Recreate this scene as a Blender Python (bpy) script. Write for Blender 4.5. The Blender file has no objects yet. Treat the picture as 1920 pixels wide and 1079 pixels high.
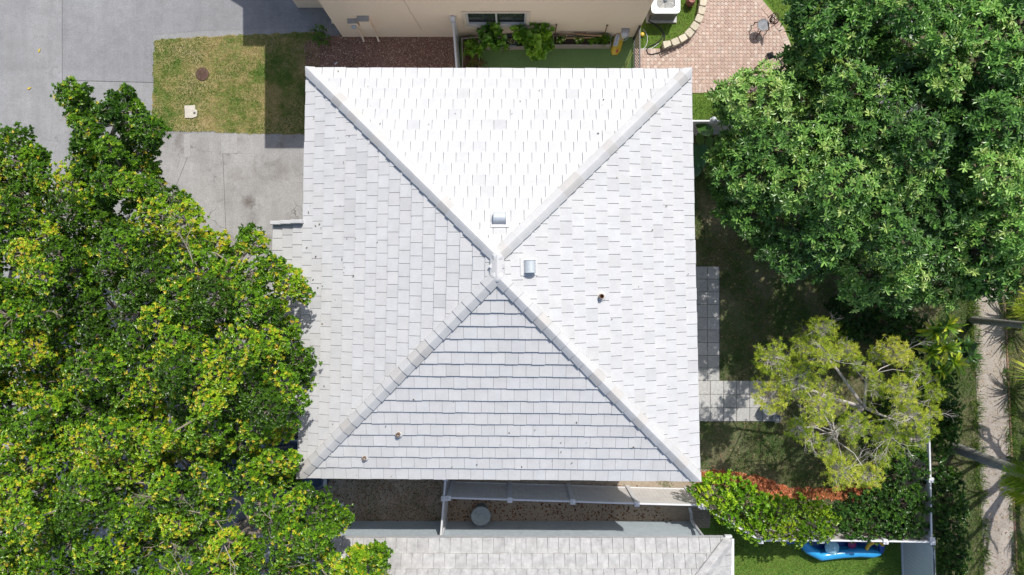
import bpy, bmesh, math, random
import numpy as np
from mathutils import Vector, Matrix

# ------------------------------------------------------------------ camera, sky, sun
S = bpy.context.scene
COL = S.collection
H = 23.0                      # camera height in metres
F = 1280.0                    # focal length in photograph pixels (24 mm lens on a 36 mm sensor, 1920 px wide)
cam_d = bpy.data.cameras.new('camera'); cam_d.lens = 24.0; cam_d.sensor_width = 36.0; cam_d.clip_end = 500.0
cam = bpy.data.objects.new('camera', cam_d); COL.objects.link(cam)
cam.location = (0, 0, H); cam.rotation_euler = (0, 0, 0)
S.camera = cam
KX, KY = 0.28, 0.64            # shadow shift west and south per metre of height
SUN_TO = Vector((KX, KY, 1.0)).normalized()
ELEV = math.asin(SUN_TO.z); AZ = math.atan2(SUN_TO.x, SUN_TO.y)
w = bpy.data.worlds.new('World'); S.world = w; w.use_nodes = True
nt = w.node_tree; bg = nt.nodes['Background']
sky = nt.nodes.new('ShaderNodeTexSky'); sky.sky_type = 'NISHITA'; sky.sun_disc = False
sky.dust_density = 2.0; sky.ozone_density = 0.6; sky.sun_elevation = ELEV; sky.sun_rotation = AZ
nt.links.new(sky.outputs[0], bg.inputs[0]); bg.inputs[1].default_value = 0.135
sd = bpy.data.lights.new('sun', 'SUN'); sd.energy = 3.8; sd.angle = math.radians(0.5); sd.color = (1.0, 0.955, 0.88)
so = bpy.data.objects.new('sun', sd); COL.objects.link(so)
so.rotation_euler = (-SUN_TO).to_track_quat('-Z', 'Y').to_euler(); so.location = (0, 0, 40)
S.view_settings.view_transform = 'Standard'; S.view_settings.look = 'None'
S.view_settings.gamma = 1.0; S.view_settings.exposure = 0.32; S.view_settings.use_curve_mapping = False

# ------------------------------------------------------------------ helpers
def P(px, py, z=0.0):
    k = (H - z) / F
    return ((px - 960) * k, (539.5 - py) * k, z)
def PV(px, py, z=0.0): return Vector(P(px, py, z))

def tagit(o, label=None, cat=None, group=None, kind=None):
    if label: o['label'] = label
    if cat: o['category'] = cat
    if group: o['group'] = group
    if kind: o['kind'] = kind
    return o
def empty(name, loc, label, cat, group=None, rz=0.0):
    o = bpy.data.objects.new(name, None); COL.objects.link(o); o.empty_display_size = 0.2
    o.location = loc; o.rotation_euler = (0, 0, rz)
    return tagit(o, label, cat, group)

def link_mesh(name, me, mat, parent=None, kind=None):
    me.materials.append(mat) if not me.materials else None
    o = bpy.data.objects.new(name, me); COL.objects.link(o)
    if parent is not None: o.parent = parent
    if kind: o['kind'] = kind
    return o

def np_mesh(name, V, FS, cols, mat, parent=None, kind=None, smooth=False):
    """V (n,3); FS (m,k) faces of one size; cols (m,3) or None."""
    V = np.asarray(V, dtype=np.float32).copy(); FS = np.asarray(FS, dtype=np.int32)
    if parent is not None:
        V -= world_loc(parent)
    me = bpy.data.meshes.new(name)
    m, k = FS.shape
    me.vertices.add(len(V)); me.vertices.foreach_set('co', V.ravel())
    me.loops.add(m * k); me.loops.foreach_set('vertex_index', FS.ravel())
    me.polygons.add(m)
    me.polygons.foreach_set('loop_start', np.arange(0, m * k, k, dtype=np.int32))
    try: me.polygons.foreach_set('loop_total', np.full(m, k, dtype=np.int32))
    except Exception: pass
    me.polygons.foreach_set('use_smooth', np.full(m, smooth, dtype=bool))
    me.update(calc_edges=True)
    if cols is not None:
        a = me.attributes.new('col', 'FLOAT_COLOR', 'FACE')
        c4 = np.ones((m, 4), dtype=np.float32); c4[:, :3] = cols
        a.data.foreach_set('color', c4.ravel())
    me.materials.append(mat)
    return link_mesh(name, me, mat, parent, kind)

def world_loc(o):
    v = Vector((0, 0, 0))
    while o is not None:
        v = v + Vector(o.location); o = o.parent
    return np.array(v, dtype=np.float32)

class MB:
    """collects polygons in world coordinates, then links ONE mesh object"""
    def __init__(s): s.v = []; s.f = []; s.c = []
    def poly(s, pts, col=None):
        b = len(s.v); s.v += [tuple(p) for p in pts]; s.f.append(tuple(range(b, b + len(pts)))); s.c.append(col or (1, 1, 1))
    def extr(s, top, bot, col=None, cap=False):
        n = len(top); b = len(s.v); s.v += [tuple(p) for p in top] + [tuple(p) for p in bot]
        s.f.append(tuple(range(b, b + n))); s.c.append(col or (1, 1, 1))
        for i in range(n):
            j = (i + 1) % n
            s.f.append((b + i, b + n + i, b + n + j, b + j)); s.c.append(col or (1, 1, 1))
        if cap:
            s.f.append(tuple(range(b + 2 * n - 1, b + n - 1, -1))); s.c.append(col or (1, 1, 1))
        return s
    def prism(s, xy, z0, z1, col=None, cap=True):
        return s.extr([(x, y, z1) for x, y in xy], [(x, y, z0) for x, y in xy], col, cap)
    def box(s, c, size, M=None, col=None, bev=0.0):
        hx, hy, hz = size[0] / 2, size[1] / 2, size[2] / 2
        if bev <= 0:
            loc = [(-hx, -hy), (hx, -hy), (hx, hy), (-hx, hy)]
            rings = [(loc, hz), (loc, -hz)]
        else:
            b = min(bev, hx * .9, hy * .9, hz * .9)
            oct_ = [(-hx + b, -hy), (hx - b, -hy), (hx, -hy + b), (hx, hy - b), (hx - b, hy), (-hx + b, hy), (-hx, hy - b), (-hx, -hy + b)]
            ins = [(x * (hx - b) / hx, y * (hy - b) / hy) for x, y in oct_]
            rings = [(ins, hz), (oct_, hz - b), (oct_, -hz)]
        T = (M or Matrix.Identity(3)); c = Vector(c)
        b0 = len(s.v); n = len(rings[0][0])
        for ring, z in rings:
            for x, y in ring: s.v.append(tuple(c + T @ Vector((x, y, z))))
        s.f.append(tuple(range(b0, b0 + n))); s.c.append(col or (1, 1, 1))
        for r in range(len(rings) - 1):
            for i in range(n):
                j = (i + 1) % n; o = b0 + r * n
                s.f.append((o + i, o + n + i, o + n + j, o + j)); s.c.append(col or (1, 1, 1))
        o = b0 + (len(rings) - 1) * n
        s.f.append(tuple(range(o + n - 1, o - 1, -1))); s.c.append(col or (1, 1, 1))
        return s
    def beam(s, a, b, wid, hei, col=None, bev=0.0):
        a = Vector(a); b = Vector(b); d = b - a
        M = frame(d); return s.box((a + b) / 2, (wid, hei, d.length), M, col, bev)
    def tube(s, pts, rad, n=6, col=None, cap=True):
        pts = [Vector(p) for p in pts]
        if not hasattr(rad, '__len__'): rad = [rad] * len(pts)
        b = len(s.v); up = None
        for i, p in enumerate(pts):
            d = (pts[min(i + 1, len(pts) - 1)] - pts[max(i - 1, 0)])
            if d.length < 1e-7: d = Vector((0, 0, 1))
            M = frame(d, up); up = M.col[0].copy()
            for k in range(n):
                a = 2 * math.pi * k / n
                s.v.append(tuple(p + M @ Vector((math.cos(a) * rad[i], math.sin(a) * rad[i], 0))))
        for i in range(len(pts) - 1):
            for k in range(n):
                q = (k + 1) % n
                s.f.append((b + i * n + k, b + i * n + q, b + (i + 1) * n + q, b + (i + 1) * n + k)); s.c.append(col or (1, 1, 1))
        if cap:
            s.f.append(tuple(range(b + n - 1, b - 1, -1))); s.c.append(col or (1, 1, 1))
            e = b + (len(pts) - 1) * n; s.f.append(tuple(range(e, e + n))); s.c.append(col or (1, 1, 1))
        return s
    def lathe(s, c, prof, n=20, col=None, M=None):
        c = Vector(c); T = M or Matrix.Identity(3); b = len(s.v)
        for r, z in prof:
            for k in range(n):
                a = 2 * math.pi * k / n; s.v.append(tuple(c + T @ Vector((r * math.cos(a), r * math.sin(a), z))))
        for i in range(len(prof) - 1):
            for k in range(n):
                q = (k + 1) % n
                s.f.append((b + i * n + k, b + i * n + q, b + (i + 1) * n + q, b + (i + 1) * n + k)); s.c.append(col or (1, 1, 1))
        s.f.append(tuple(range(b + n - 1, b - 1, -1))); s.c.append(col or (1, 1, 1))
        e = b + (len(prof) - 1) * n; s.f.append(tuple(range(e, e + n))); s.c.append(col or (1, 1, 1))
        return s
    def build(s, name, mat, parent=None, kind=None, smooth=False, fix=True):
        me = bpy.data.meshes.new(name)
        off = Vector(world_loc(parent)) if parent is not None else Vector((0, 0, 0))
        me.from_pydata([tuple(Vector(p) - off) for p in s.v], [], s.f)
        if fix:
            bm = bmesh.new(); bm.from_mesh(me); bmesh.ops.recalc_face_normals(bm, faces=bm.faces); bm.to_mesh(me); bm.free()
        a = me.attributes.new('col', 'FLOAT_COLOR', 'FACE')
        a.data.foreach_set('color', np.array([(c[0], c[1], c[2], 1.0) for c in s.c], dtype=np.float32).ravel())
        if smooth:
            me.polygons.foreach_set('use_smooth', [True] * len(me.polygons))
            try: me.set_sharp_from_angle(angle=math.radians(40))
            except Exception: pass
        me.materials.append(mat)
        return link_mesh(name, me, mat, parent, kind)

def frame(d, up=None):
    z = Vector(d).normalized()
    u = up if up is not None else (Vector((0, 0, 1)) if abs(z.z) < 0.9 else Vector((0, 1, 0)))
    x = u - z * u.dot(z)
    if x.length < 1e-5: x = z.orthogonal()
    x.normalize(); y = z.cross(x)
    return Matrix((x, y, z)).transposed()

def rot(rz, rx=0, ry=0):
    from mathutils import Euler
    return Euler((rx, ry, rz)).to_matrix()

def in_poly(pts, poly):
    pts = np.asarray(pts); poly = np.asarray(poly); x, y = pts[:, 0], pts[:, 1]
    ins = np.zeros(len(pts), bool); n = len(poly); j = n - 1
    for i in range(n):
        xi, yi = poly[i]; xj, yj = poly[j]
        if yi != yj:
            c = ((yi > y) != (yj > y)) & (x < (xj - xi) * (y - yi) / (yj - yi) + xi); ins ^= c
        j = i
    return ins
def edge_dist(pts, poly):
    pts = np.asarray(pts, float); poly = np.asarray(poly, float); d = np.full(len(pts), 1e9)
    for i in range(len(poly)):
        a = poly[i]; b = poly[(i + 1) % len(poly)]; ab = b - a
        t = np.clip(((pts - a) @ ab) / (ab @ ab + 1e-12), 0, 1)
        d = np.minimum(d, np.linalg.norm(pts - (a + t[:, None] * ab), axis=1))
    return d
def clip_half(poly, f):
    """keep the part of a 2-D polygon where f(p) >= 0 (f linear)"""
    out = []
    n = len(poly)
    for i in range(n):
        a = poly[i]; b = poly[(i + 1) % n]; fa = f(a); fb = f(b)
        if fa >= 0: out.append(a)
        if (fa >= 0) != (fb >= 0):
            t = fa / (fa - fb); out.append((a[0] + t * (b[0] - a[0]), a[1] + t * (b[1] - a[1])))
    return out
def area2(p):
    return abs(sum(p[i][0] * p[(i + 1) % len(p)][1] - p[(i + 1) % len(p)][0] * p[i][1] for i in range(len(p)))) / 2
def wpoly(pp, z=0.0): return [P(a, b, z)[:2] for a, b in pp]
def rough_poly(poly, step=0.12, amp=0.035, seed=0):
    r = random.Random(seed); out = []
    for i in range(len(poly)):
        a = poly[i]; b = poly[(i + 1) % len(poly)]; L = math.dist(a, b); n = max(1, int(L / step))
        for k in range(n):
            t = k / n; out.append((a[0] + (b[0] - a[0]) * t + r.uniform(-amp, amp), a[1] + (b[1] - a[1]) * t + r.uniform(-amp, amp)))
    return out
def sample_poly(poly, n, rng):
    poly = np.asarray(poly); lo = poly.min(0); hi = poly.max(0); res = np.zeros((0, 2))
    while len(res) < n:
        q = rng.uniform(lo, hi, (n * 2, 2)); res = np.vstack([res, q[in_poly(q, poly)]])
    return res[:n]

# ------------------------------------------------------------------ materials
def new_mat(name):
    m = bpy.data.materials.new(name); m.use_nodes = True
    n = m.node_tree; b = n.nodes['Principled BSDF']
    return m, n, b
def N(n, t, **kw):
    x = n.nodes.new(t)
    for k, v in kw.items(): setattr(x, k, v)
    return x
def rgba(c): return (c[0], c[1], c[2], 1.0)
def noise(n, scale, detail=4, rough=0.6, vec=None, dist=0.0):
    t = N(n, 'ShaderNodeTexNoise'); t.inputs['Scale'].default_value = scale; t.inputs['Detail'].default_value = detail
    t.inputs['Roughness'].default_value = rough; t.inputs['Distortion'].default_value = dist
    if vec is not None: n.links.new(vec, t.inputs['Vector'])
    return t.outputs['Fac']
def ramp(n, fac, stops):
    r = N(n, 'ShaderNodeValToRGB'); e = r.color_ramp.elements
    while len(e) < len(stops): e.new(0.5)
    for q, (p, c) in zip(e, stops): q.position = p; q.color = rgba(c)
    n.links.new(fac, r.inputs[0]); return r.outputs[0]
def mixc(n, fac, a, b, mode='MIX'):
    m = N(n, 'ShaderNodeMix', data_type='RGBA', blend_type=mode)
    for sck, v in ((m.inputs[0], fac), (m.inputs[6], a), (m.inputs[7], b)):
        if isinstance(v, (int, float)): sck.default_value = v
        elif isinstance(v, tuple): sck.default_value = rgba(v)
        else: n.links.new(v, sck)
    return m.outputs[2]
def mapr(n, v, a, b, c=0.0, d=1.0):
    m = N(n, 'ShaderNodeMapRange'); n.links.new(v, m.inputs[0])
    for i, q in zip((1, 2, 3, 4), (a, b, c, d)): m.inputs[i].default_value = q
    return m.outputs[0]
def pos(n): return N(n, 'ShaderNodeNewGeometry').outputs['Position']
def bump(n, b, h, strength=0.4, dist=0.02):
    q = N(n, 'ShaderNodeBump'); q.inputs['Strength'].default_value = strength; q.inputs['Distance'].default_value = dist
    n.links.new(h, q.inputs['Height']); n.links.new(q.outputs[0], b.inputs['Normal'])

def ground_mat(name, stops, big=0.7, fine=45.0, finemix=0.35, speck=None, rough=0.9, bstr=0.4, bdist=0.01, mid=6.0):
    m, n, b = new_mat(name); p = pos(n)
    f1 = noise(n, big, 6, 0.65, p, 0.4); f2 = noise(n, mid, 5, 0.7, p); f3 = noise(n, fine, 3, 0.7, p)
    a = N(n, 'ShaderNodeMath', operation='MULTIPLY_ADD'); n.links.new(f2, a.inputs[0]); a.inputs[1].default_value = 0.45
    n.links.new(mapr(n, f1, 0, 1, -0.1, 0.65), a.inputs[2])
    c = ramp(n, a.outputs[0], stops)
    g = ramp(n, f3, [(0.3, (0.45, 0.45, 0.45)), (0.7, (1.5, 1.5, 1.5))])
    c = mixc(n, finemix, c, g, 'MULTIPLY')
    if speck:
        v = N(n, 'ShaderNodeTexVoronoi'); v.inputs['Scale'].default_value = speck[0]; n.links.new(p, v.inputs['Vector'])
        k = mapr(n, v.outputs['Distance'], speck[1], speck[1] + 0.05, 1, 0)
        nz = mapr(n, noise(n, 1.3, 4, 0.6, p), 0.42, 0.6, 0, 1)
        mm = N(n, 'ShaderNodeMath', operation='MULTIPLY'); n.links.new(k, mm.inputs[0]); n.links.new(nz, mm.inputs[1])
        c = mixc(n, mm.outputs[0], c, speck[2])
    n.links.new(c, b.inputs['Base Color']); b.inputs['Roughness'].default_value = rough
    bump(n, b, f3, bstr, bdist)
    return m
def plain(name, c, rough=0.5, metal=0.0, var=0.12, scale=8.0, bstr=0.05, spec=0.5):
    m, n, b = new_mat(name); tc = N(n, 'ShaderNodeTexCoord').outputs['Object']
    f = noise(n, scale, 5, 0.65, tc)
    lo = tuple(x * (1 - var) for x in c); hi = tuple(min(1, x * (1 + var)) for x in c)
    n.links.new(ramp(n, f, [(0.3, lo), (0.7, hi)]), b.inputs['Base Color'])
    b.inputs['Roughness'].default_value = rough; b.inputs['Metallic'].default_value = metal
    b.inputs['Specular IOR Level'].default_value = spec
    if bstr: bump(n, b, noise(n, scale * 6, 3, 0.6, tc), bstr, 0.01)
    return m
def attr_mat(name, rough=0.5, trans=0.0, spec=0.5, nscale=0, namt=0.2, bstr=0.0, streak=False, transcol=(1.2, 1.25, 0.5)):
    m, n, b = new_mat(name); a = N(n, 'ShaderNodeAttribute'); a.attribute_name = 'col'; c = a.outputs['Color']
    if nscale:
        p = pos(n); f = noise(n, nscale, 5, 0.7, p)
        g = ramp(n, f, [(0.3, (1 - namt,) * 3), (0.7, (1 + namt * .5,) * 3)]); c = mixc(n, 1.0, c, g, 'MULTIPLY')
        if bstr: bump(n, b, noise(n, nscale * 8, 3, 0.6, p), bstr, 0.01)
    n.links.new(c, b.inputs['Base Color']); b.inputs['Roughness'].default_value = rough
    b.inputs['Specular IOR Level'].default_value = spec
    if trans > 0:
        t = N(n, 'ShaderNodeBsdfTranslucent'); tcx = mixc(n, 1.0, c, transcol, 'MULTIPLY'); n.links.new(tcx, t.inputs['Color'])
        mx = N(n, 'ShaderNodeMixShader'); mx.inputs[0].default_value = trans
        n.links.new(b.outputs[0], mx.inputs[1]); n.links.new(t.outputs[0], mx.inputs[2])
        n.links.new(mx.outputs[0], n.nodes['Material Output'].inputs[0])
    return m

M_leaf = attr_mat('leaf', 0.34, 0.22, 0.45)
M_leaf2 = attr_mat('glossy_leaf', 0.36, 0.15, 0.45)
M_needle = attr_mat('needle', 0.5, 0.38, 0.35, transcol=(1.3, 1.3, .8))
M_blade = attr_mat('grass_blade', 0.6, 0.25, 0.3)
M_bark = plain('bark', (0.30, 0.26, 0.21), 0.9, 0, 0.35, 9, 0.5, 0.2)
M_bark_dark = plain('dark_bark', (0.16, 0.13, 0.10), 0.9, 0, 0.35, 9, 0.5, 0.2)
M_palmbark = plain('palm_bark', (0.25, 0.25, 0.23), 0.9, 0, 0.3, 12, 0.5, 0.2)
M_tile = attr_mat('painted_tile', 0.65, 0, 0.3, 3.0, 0.09, 0.15)
M_tile_old = attr_mat('weathered_tile', 0.75, 0, 0.25, 5.0, 0.3, 0.2)
M_chip = attr_mat('chip', 0.85, 0, 0.2)
M_stone_attr = attr_mat('paver_stone', 0.85, 0, 0.25, 14.0, 0.22, 0.3)
M_underlay = plain('roof_underlay', (0.42, 0.43, 0.45), 0.85, 0, 0.1)
M_white = plain('white_vinyl', (0.62, 0.63, 0.65), 0.4, 0, 0.06, 3, 0.02)
M_whitewall = plain('white_stucco', (0.72, 0.72, 0.71), 0.85, 0, 0.06, 4, 0.3)
M_bluewall = plain('pale_blue_grey_stucco', (0.40, 0.46, 0.50), 0.9, 0, 0.08, 5, 0.5)
M_metal = plain('galvanised_metal', (0.44, 0.475, 0.505), 0.5, 0.1, 0.12, 10, 0.03)
M_black = plain('black_metal', (0.03, 0.03, 0.035), 0.45, 0.3, 0.3, 20, 0.05)
M_rust = plain('rusty_pipe', (0.22, 0.14, 0.09), 0.8, 0.2, 0.4, 30, 0.2)
M_dark = plain('dark_hole', (0.02, 0.018, 0.015), 0.9)
M_fenceboard = plain('grey_vinyl_board', (0.60, 0.58, 0.57), 0.6, 0, 0.1, 4, 0.05)
M_concrete = plain('concrete', (0.46, 0.46, 0.45), 0.85, 0, 0.14, 10, 0.3)
M_greyplastic = plain('grey_plastic', (0.17, 0.20, 0.22), 0.5, 0, 0.12, 6, 0.03)
M_glass = plain('dark_window_glass', (0.05, 0.065, 0.06), 0.08, 0, 0.2, 4, 0)
M_iron = plain('brown_cast_iron', (0.085, 0.045, 0.035), 0.7, 0.3, 0.4, 12, 0.2)
M_wood = plain('weathered_wood', (0.33, 0.29, 0.26), 0.85, 0, 0.2, 14, 0.3)
M_wood2 = plain('brown_wood', (0.22, 0.14, 0.08), 0.8, 0, 0.3, 14, 0.3)
M_soil = plain('dark_soil', (0.05, 0.035, 0.025), 0.95, 0, 0.4, 20, 0.6)
M_caulk = plain('white_mortar', (0.50, 0.50, 0.50), 0.8, 0, 0.05, 12, 0.4)

# ------------------------------------------------------------------ the ground
def sheet(name, poly, z, mat, kind='structure', th=0.0):
    b = MB()
    if th: b.prism(poly, z - th, z, cap=False)
    else: b.poly([(x, y, z) for x, y in poly])
    o = b.build(name, mat, None, kind)
    return o
def face_up(o):
    me = o.data; bm = bmesh.new(); bm.from_mesh(me)
    for f in bm.faces:
        if f.normal.z < -0.5: f.normal_flip()
    bm.to_mesh(me); bm.free()

M_ground = ground_mat('garden_soil', [(0.25, (0.05, 0.055, 0.02)), (0.45, (0.09, 0.085, 0.04)), (0.7, (0.17, 0.14, 0.09))], 0.5, 40, 0.5, None, 0.95, 0.6)
sheet('ground', [(-120, -120), (120, -120), (120, 120), (-120, 120)], 0.0, M_ground)

def asphalt_mat(name, k, warm=0.0, crack=0.0, stain=0.0):
    m, n, b = new_mat(name); p = pos(n)
    base = (0.226 * k * (1 + warm), 0.229 * k * (1 + warm * .3), 0.237 * k * (1 - warm))
    f1 = noise(n, 0.45, 6, 0.6, p, 0.5); f2 = noise(n, 2.6, 6, 0.7, p, 0.3); f3 = noise(n, 70, 3, 0.75, p); f4 = noise(n, 22, 3, 0.7, p)
    mp = N(n, 'ShaderNodeMapping'); mp.inputs['Scale'].default_value = (2.2, 0.18, 1); n.links.new(p, mp.inputs[0])
    f5 = noise(n, 1.5, 4, 0.6, mp.outputs[0])
    c = ramp(n, f1, [(0.25, tuple(x * 0.80 for x in base)), (0.5, base), (0.75, tuple(x * 1.16 for x in base))])
    c = mixc(n, 0.5, c, ramp(n, f2, [(0.3, (0.8,) * 3), (0.7, (1.15,) * 3)]), 'MULTIPLY')
    c = mixc(n, 0.5, c, ramp(n, f5, [(0.35, (0.88,) * 3), (0.65, (1.1,) * 3)]), 'MULTIPLY')
    c = mixc(n, 0.5, c, ramp(n, f3, [(0.3, (0.3,) * 3), (0.72, (1.7,) * 3)]), 'MULTIPLY')
    c = mixc(n, 0.3, c, ramp(n, f4, [(0.3, (0.6,) * 3), (0.7, (1.3,) * 3)]), 'MULTIPLY')
    if stain:
        s1 = mapr(n, noise(n, 0.8, 5, 0.65, p, 1.2), 0.52, 0.72, 0, stain)
        c = mixc(n, s1, c, (0.13, 0.105, 0.09))
    if stain and crack:
        dv = N(n, 'ShaderNodeVectorMath', operation='DISTANCE'); n.links.new(p, dv.inputs[0]); dv.inputs[1].default_value = P(466, 379, .009)
        ad = N(n, 'ShaderNodeMath', operation='MULTIPLY_ADD'); n.links.new(noise(n, 6, 4, .7, p), ad.inputs[0]); ad.inputs[1].default_value = .35; n.links.new(dv.outputs['Value'], ad.inputs[2])
        c = mixc(n, mapr(n, ad.outputs[0], .2, .45, .75, 0), c, (0.07, 0.045, 0.035))
    if crack:
        vv = N(n, 'ShaderNodeVectorMath', operation='ADD'); n.links.new(p, vv.inputs[0])
        nzv = N(n, 'ShaderNodeTexNoise'); nzv.inputs['Scale'].default_value = 2.2; nzv.inputs['Detail'].default_value = 5; n.links.new(p, nzv.inputs['Vector'])
        n.links.new(nzv.outputs['Color'], vv.inputs[1])
        v = N(n, 'ShaderNodeTexVoronoi', feature='DISTANCE_TO_EDGE'); v.inputs['Scale'].default_value = 0.75; n.links.new(vv.outputs[0], v.inputs['Vector'])
        k2 = mapr(n, v.outputs['Distance'], 0.004, 0.012, 1, 0)
        mk = mapr(n, noise(n, 0.7, 3, 0.5, p), 0.42, 0.58, 0, crack)
        mm = N(n, 'ShaderNodeMath', operation='MULTIPLY'); n.links.new(k2, mm.inputs[0]); n.links.new(mk, mm.inputs[1])
        c = mixc(n, mm.outputs[0], c, (0.07, 0.065, 0.06))
    n.links.new(c, b.inputs['Base Color']); b.inputs['Roughness'].default_value = 0.9
    bump(n, b, f3, 0.35, 0.006); return m
M_road = asphalt_mat('weathered_asphalt', 1.10, 0.02, 0.3)
M_road2 = asphalt_mat('newer_asphalt', 1.0, 0.005, 0.12)
M_drive = asphalt_mat('driveway_surface', 1.22, 0.05, 0.8, 0.6)
road = sheet('road', [(-60, 60), P(632, 100)[:2] if False else (-5.6, 60), (-5.6, P(0, 100)[1]), P(575, 100)[:2], P(600, 800)[:2], P(600, 985)[:2], (P(600, 0)[0], -40), (-60, -40)], 0.004, M_road)
sheet('road_patch', wpoly([(117, -200), (117, 151), (289, 155), (289, 66), (380, 58), (640, 52), (640, -200)]), 0.008, M_road2)
drive_poly = wpoly([(282, 250), (572, 250), (575, 560), (470, 640), (282, 560)])
drive = sheet('driveway', drive_poly, 0.009, M_drive)
# concrete inserts in the driveway
def slab(parent, xy, z0, z1, mat, name='paving_slab', col=(1, 1, 1)):
    return MB().prism(xy, z0, z1, col, cap=False).build(name, mat, parent)
M_insert = plain('concrete_insert', (0.30, 0.295, 0.285), 0.9, 0, 0.15, 9, 0.3)
for a, b, c, d in ((345, 252, 356, 295), (414, 253, 445, 288)):
    slab(drive, wpoly([(a, b), (c, b), (c + 1, d), (a + 1, d)]), 0.0, 0.014, M_insert)
# seam lines: grooves filled with dark dust
M_seam = plain('dusty_seam', (0.10, 0.10, 0.10), 0.95)
sb = MB()
for a, b in (((117, -200), (117, 151)), ((117, 151), (289, 155)), ((418, 288), (424, 440)), ((352, 295), (330, 350))):
    A = PV(*a); B = PV(*b); nrm = Vector((-(B - A).y, (B - A).x, 0)).normalized() * 0.008
    sb.poly([(A + nrm) + Vector((0, 0, .0115)), (B + nrm) + Vector((0, 0, .0115)), (B - nrm) + Vector((0, 0, .0115)), (A - nrm) + Vector((0, 0, .0115))])
so_ = sb.build('road_seams', M_seam, road, 'stuff')

GR = [(0.25, (0.07, 0.14, 0.02)), (0.43, (0.13, 0.18, 0.035)), (0.53, (0.29, 0.25, 0.10)), (0.75, (0.42, 0.32, 0.18))]
GG = [(0.2, (0.06, 0.12, 0.015)), (0.5, (0.10, 0.19, 0.02)), (0.8, (0.18, 0.25, 0.04))]
GD = [(0.2, (0.035, 0.07, 0.018)), (0.45, (0.075, 0.10, 0.035)), (0.66, (0.19, 0.155, 0.10)), (0.85, (0.28, 0.23, 0.17))]
M_grass_dry = ground_mat('dry_grass', GR, 0.8, 60, 0.8, None, 0.95, 0.9, 0.02, 3.5)
M_grass = ground_mat('green_grass', GG, 0.6, 60, 0.7, None, 0.95, 0.9, 0.02)
M_grass_thin = ground_mat('thin_grass', GD, 0.5, 50, 0.7, None, 0.95, 0.8, 0.02)
M_turf = ground_mat('artificial_turf', [(0.2, (0.11, 0.19, 0.06)), (0.8, (0.16, 0.26, 0.085))], 0.6, 90, 0.4, None, 0.9, 0.5)
M_mulch = ground_mat('brown_mulch', [(0.2, (0.13, 0.07, 0.05)), (0.5, (0.26, 0.145, 0.11)), (0.8, (0.40, 0.25, 0.19))], 0.7, 38, 0.9, None, 0.95, 1.0, 0.03)
M_dirt = ground_mat('leafy_dirt', [(0.2, (0.11, 0.10, 0.06)), (0.45, (0.28, 0.24, 0.19)), (0.75, (0.42, 0.38, 0.32))], 0.9, 35, 0.7, (26, 0.16, (0.10, 0.045, 0.02)), 0.95, 0.7, 0.02)
M_sand = ground_mat('sandy_dirt', [(0.2, (0.22, 0.18, 0.13)), (0.7, (0.36, 0.30, 0.23))], 0.6, 35, 0.5, (22, 0.2, (0.09, 0.04, 0.02)), 0.95, 0.5, 0.02)
M_orange = ground_mat('orange_mulch', [(0.2, (0.22, 0.06, 0.025)), (0.5, (0.46, 0.14, 0.055)), (0.8, (0.60, 0.24, 0.12))], 0.9, 35, 0.9, None, 0.95, 1.0, 0.03)

def vnoise(xy, cell, seed):
    g = np.random.default_rng(seed).uniform(0, 1, (257, 257)); q = xy / cell + 1000.0; i = np.floor(q).astype(int); f = q - i; f = f * f * (3 - 2 * f)
    a = i % 256; x, y = a[:, 0], a[:, 1]
    return (g[x, y] * (1 - f[:, 0]) + g[x + 1, y] * f[:, 0]) * (1 - f[:, 1]) + (g[x, y + 1] * (1 - f[:, 0]) + g[x + 1, y + 1] * f[:, 0]) * f[:, 1]
def blades(name, poly, dens, hgt, pal, seed, parent=None, mask=None, wid=0.012, kind='stuff', mat=None, flat=0.6):
    rng = np.random.default_rng(seed); A = area2(poly); n = int(A * dens)
    xy = sample_poly(poly, n, rng)
    if mask is not None: xy = xy[mask(xy, rng)]; n = len(xy)
    # colour follows patches
    ph = vnoise(xy, 0.9, seed) * .5 + vnoise(xy, 0.35, seed + 1) * .35 + vnoise(xy, 0.12, seed + 2) * .3 - .08
    ph = (ph - .5) * 2.0 + .5
    ix = np.clip((ph + rng.normal(0, 0.2, n)) * len(pal), 0, len(pal) - 1).astype(int)
    c = np.array(pal)[ix] * rng.uniform(0.7, 1.35, (n, 1))
    th = rng.uniform(0, 2 * np.pi, n); L = rng.uniform(0.5, 1.2, n) * hgt; lean = rng.uniform(0.2, 1.0, n) * flat * 1.6
    d = np.stack([np.cos(th) * lean, np.sin(th) * lean, np.ones(n)], 1); d /= np.linalg.norm(d, axis=1)[:, None]
    s = np.stack([-np.sin(th), np.cos(th), np.zeros(n)], 1) * wid / 2
    b = np.stack([xy[:, 0], xy[:, 1], np.full(n, 0.012)], 1)
    V = np.empty((n, 3, 3)); V[:, 0] = b - s; V[:, 1] = b + s; V[:, 2] = b + d * L[:, None]
    return np_mesh(name, V.reshape(-1, 3), np.arange(n * 3).reshape(-1, 3), c, mat or M_blade, parent, kind)
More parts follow.
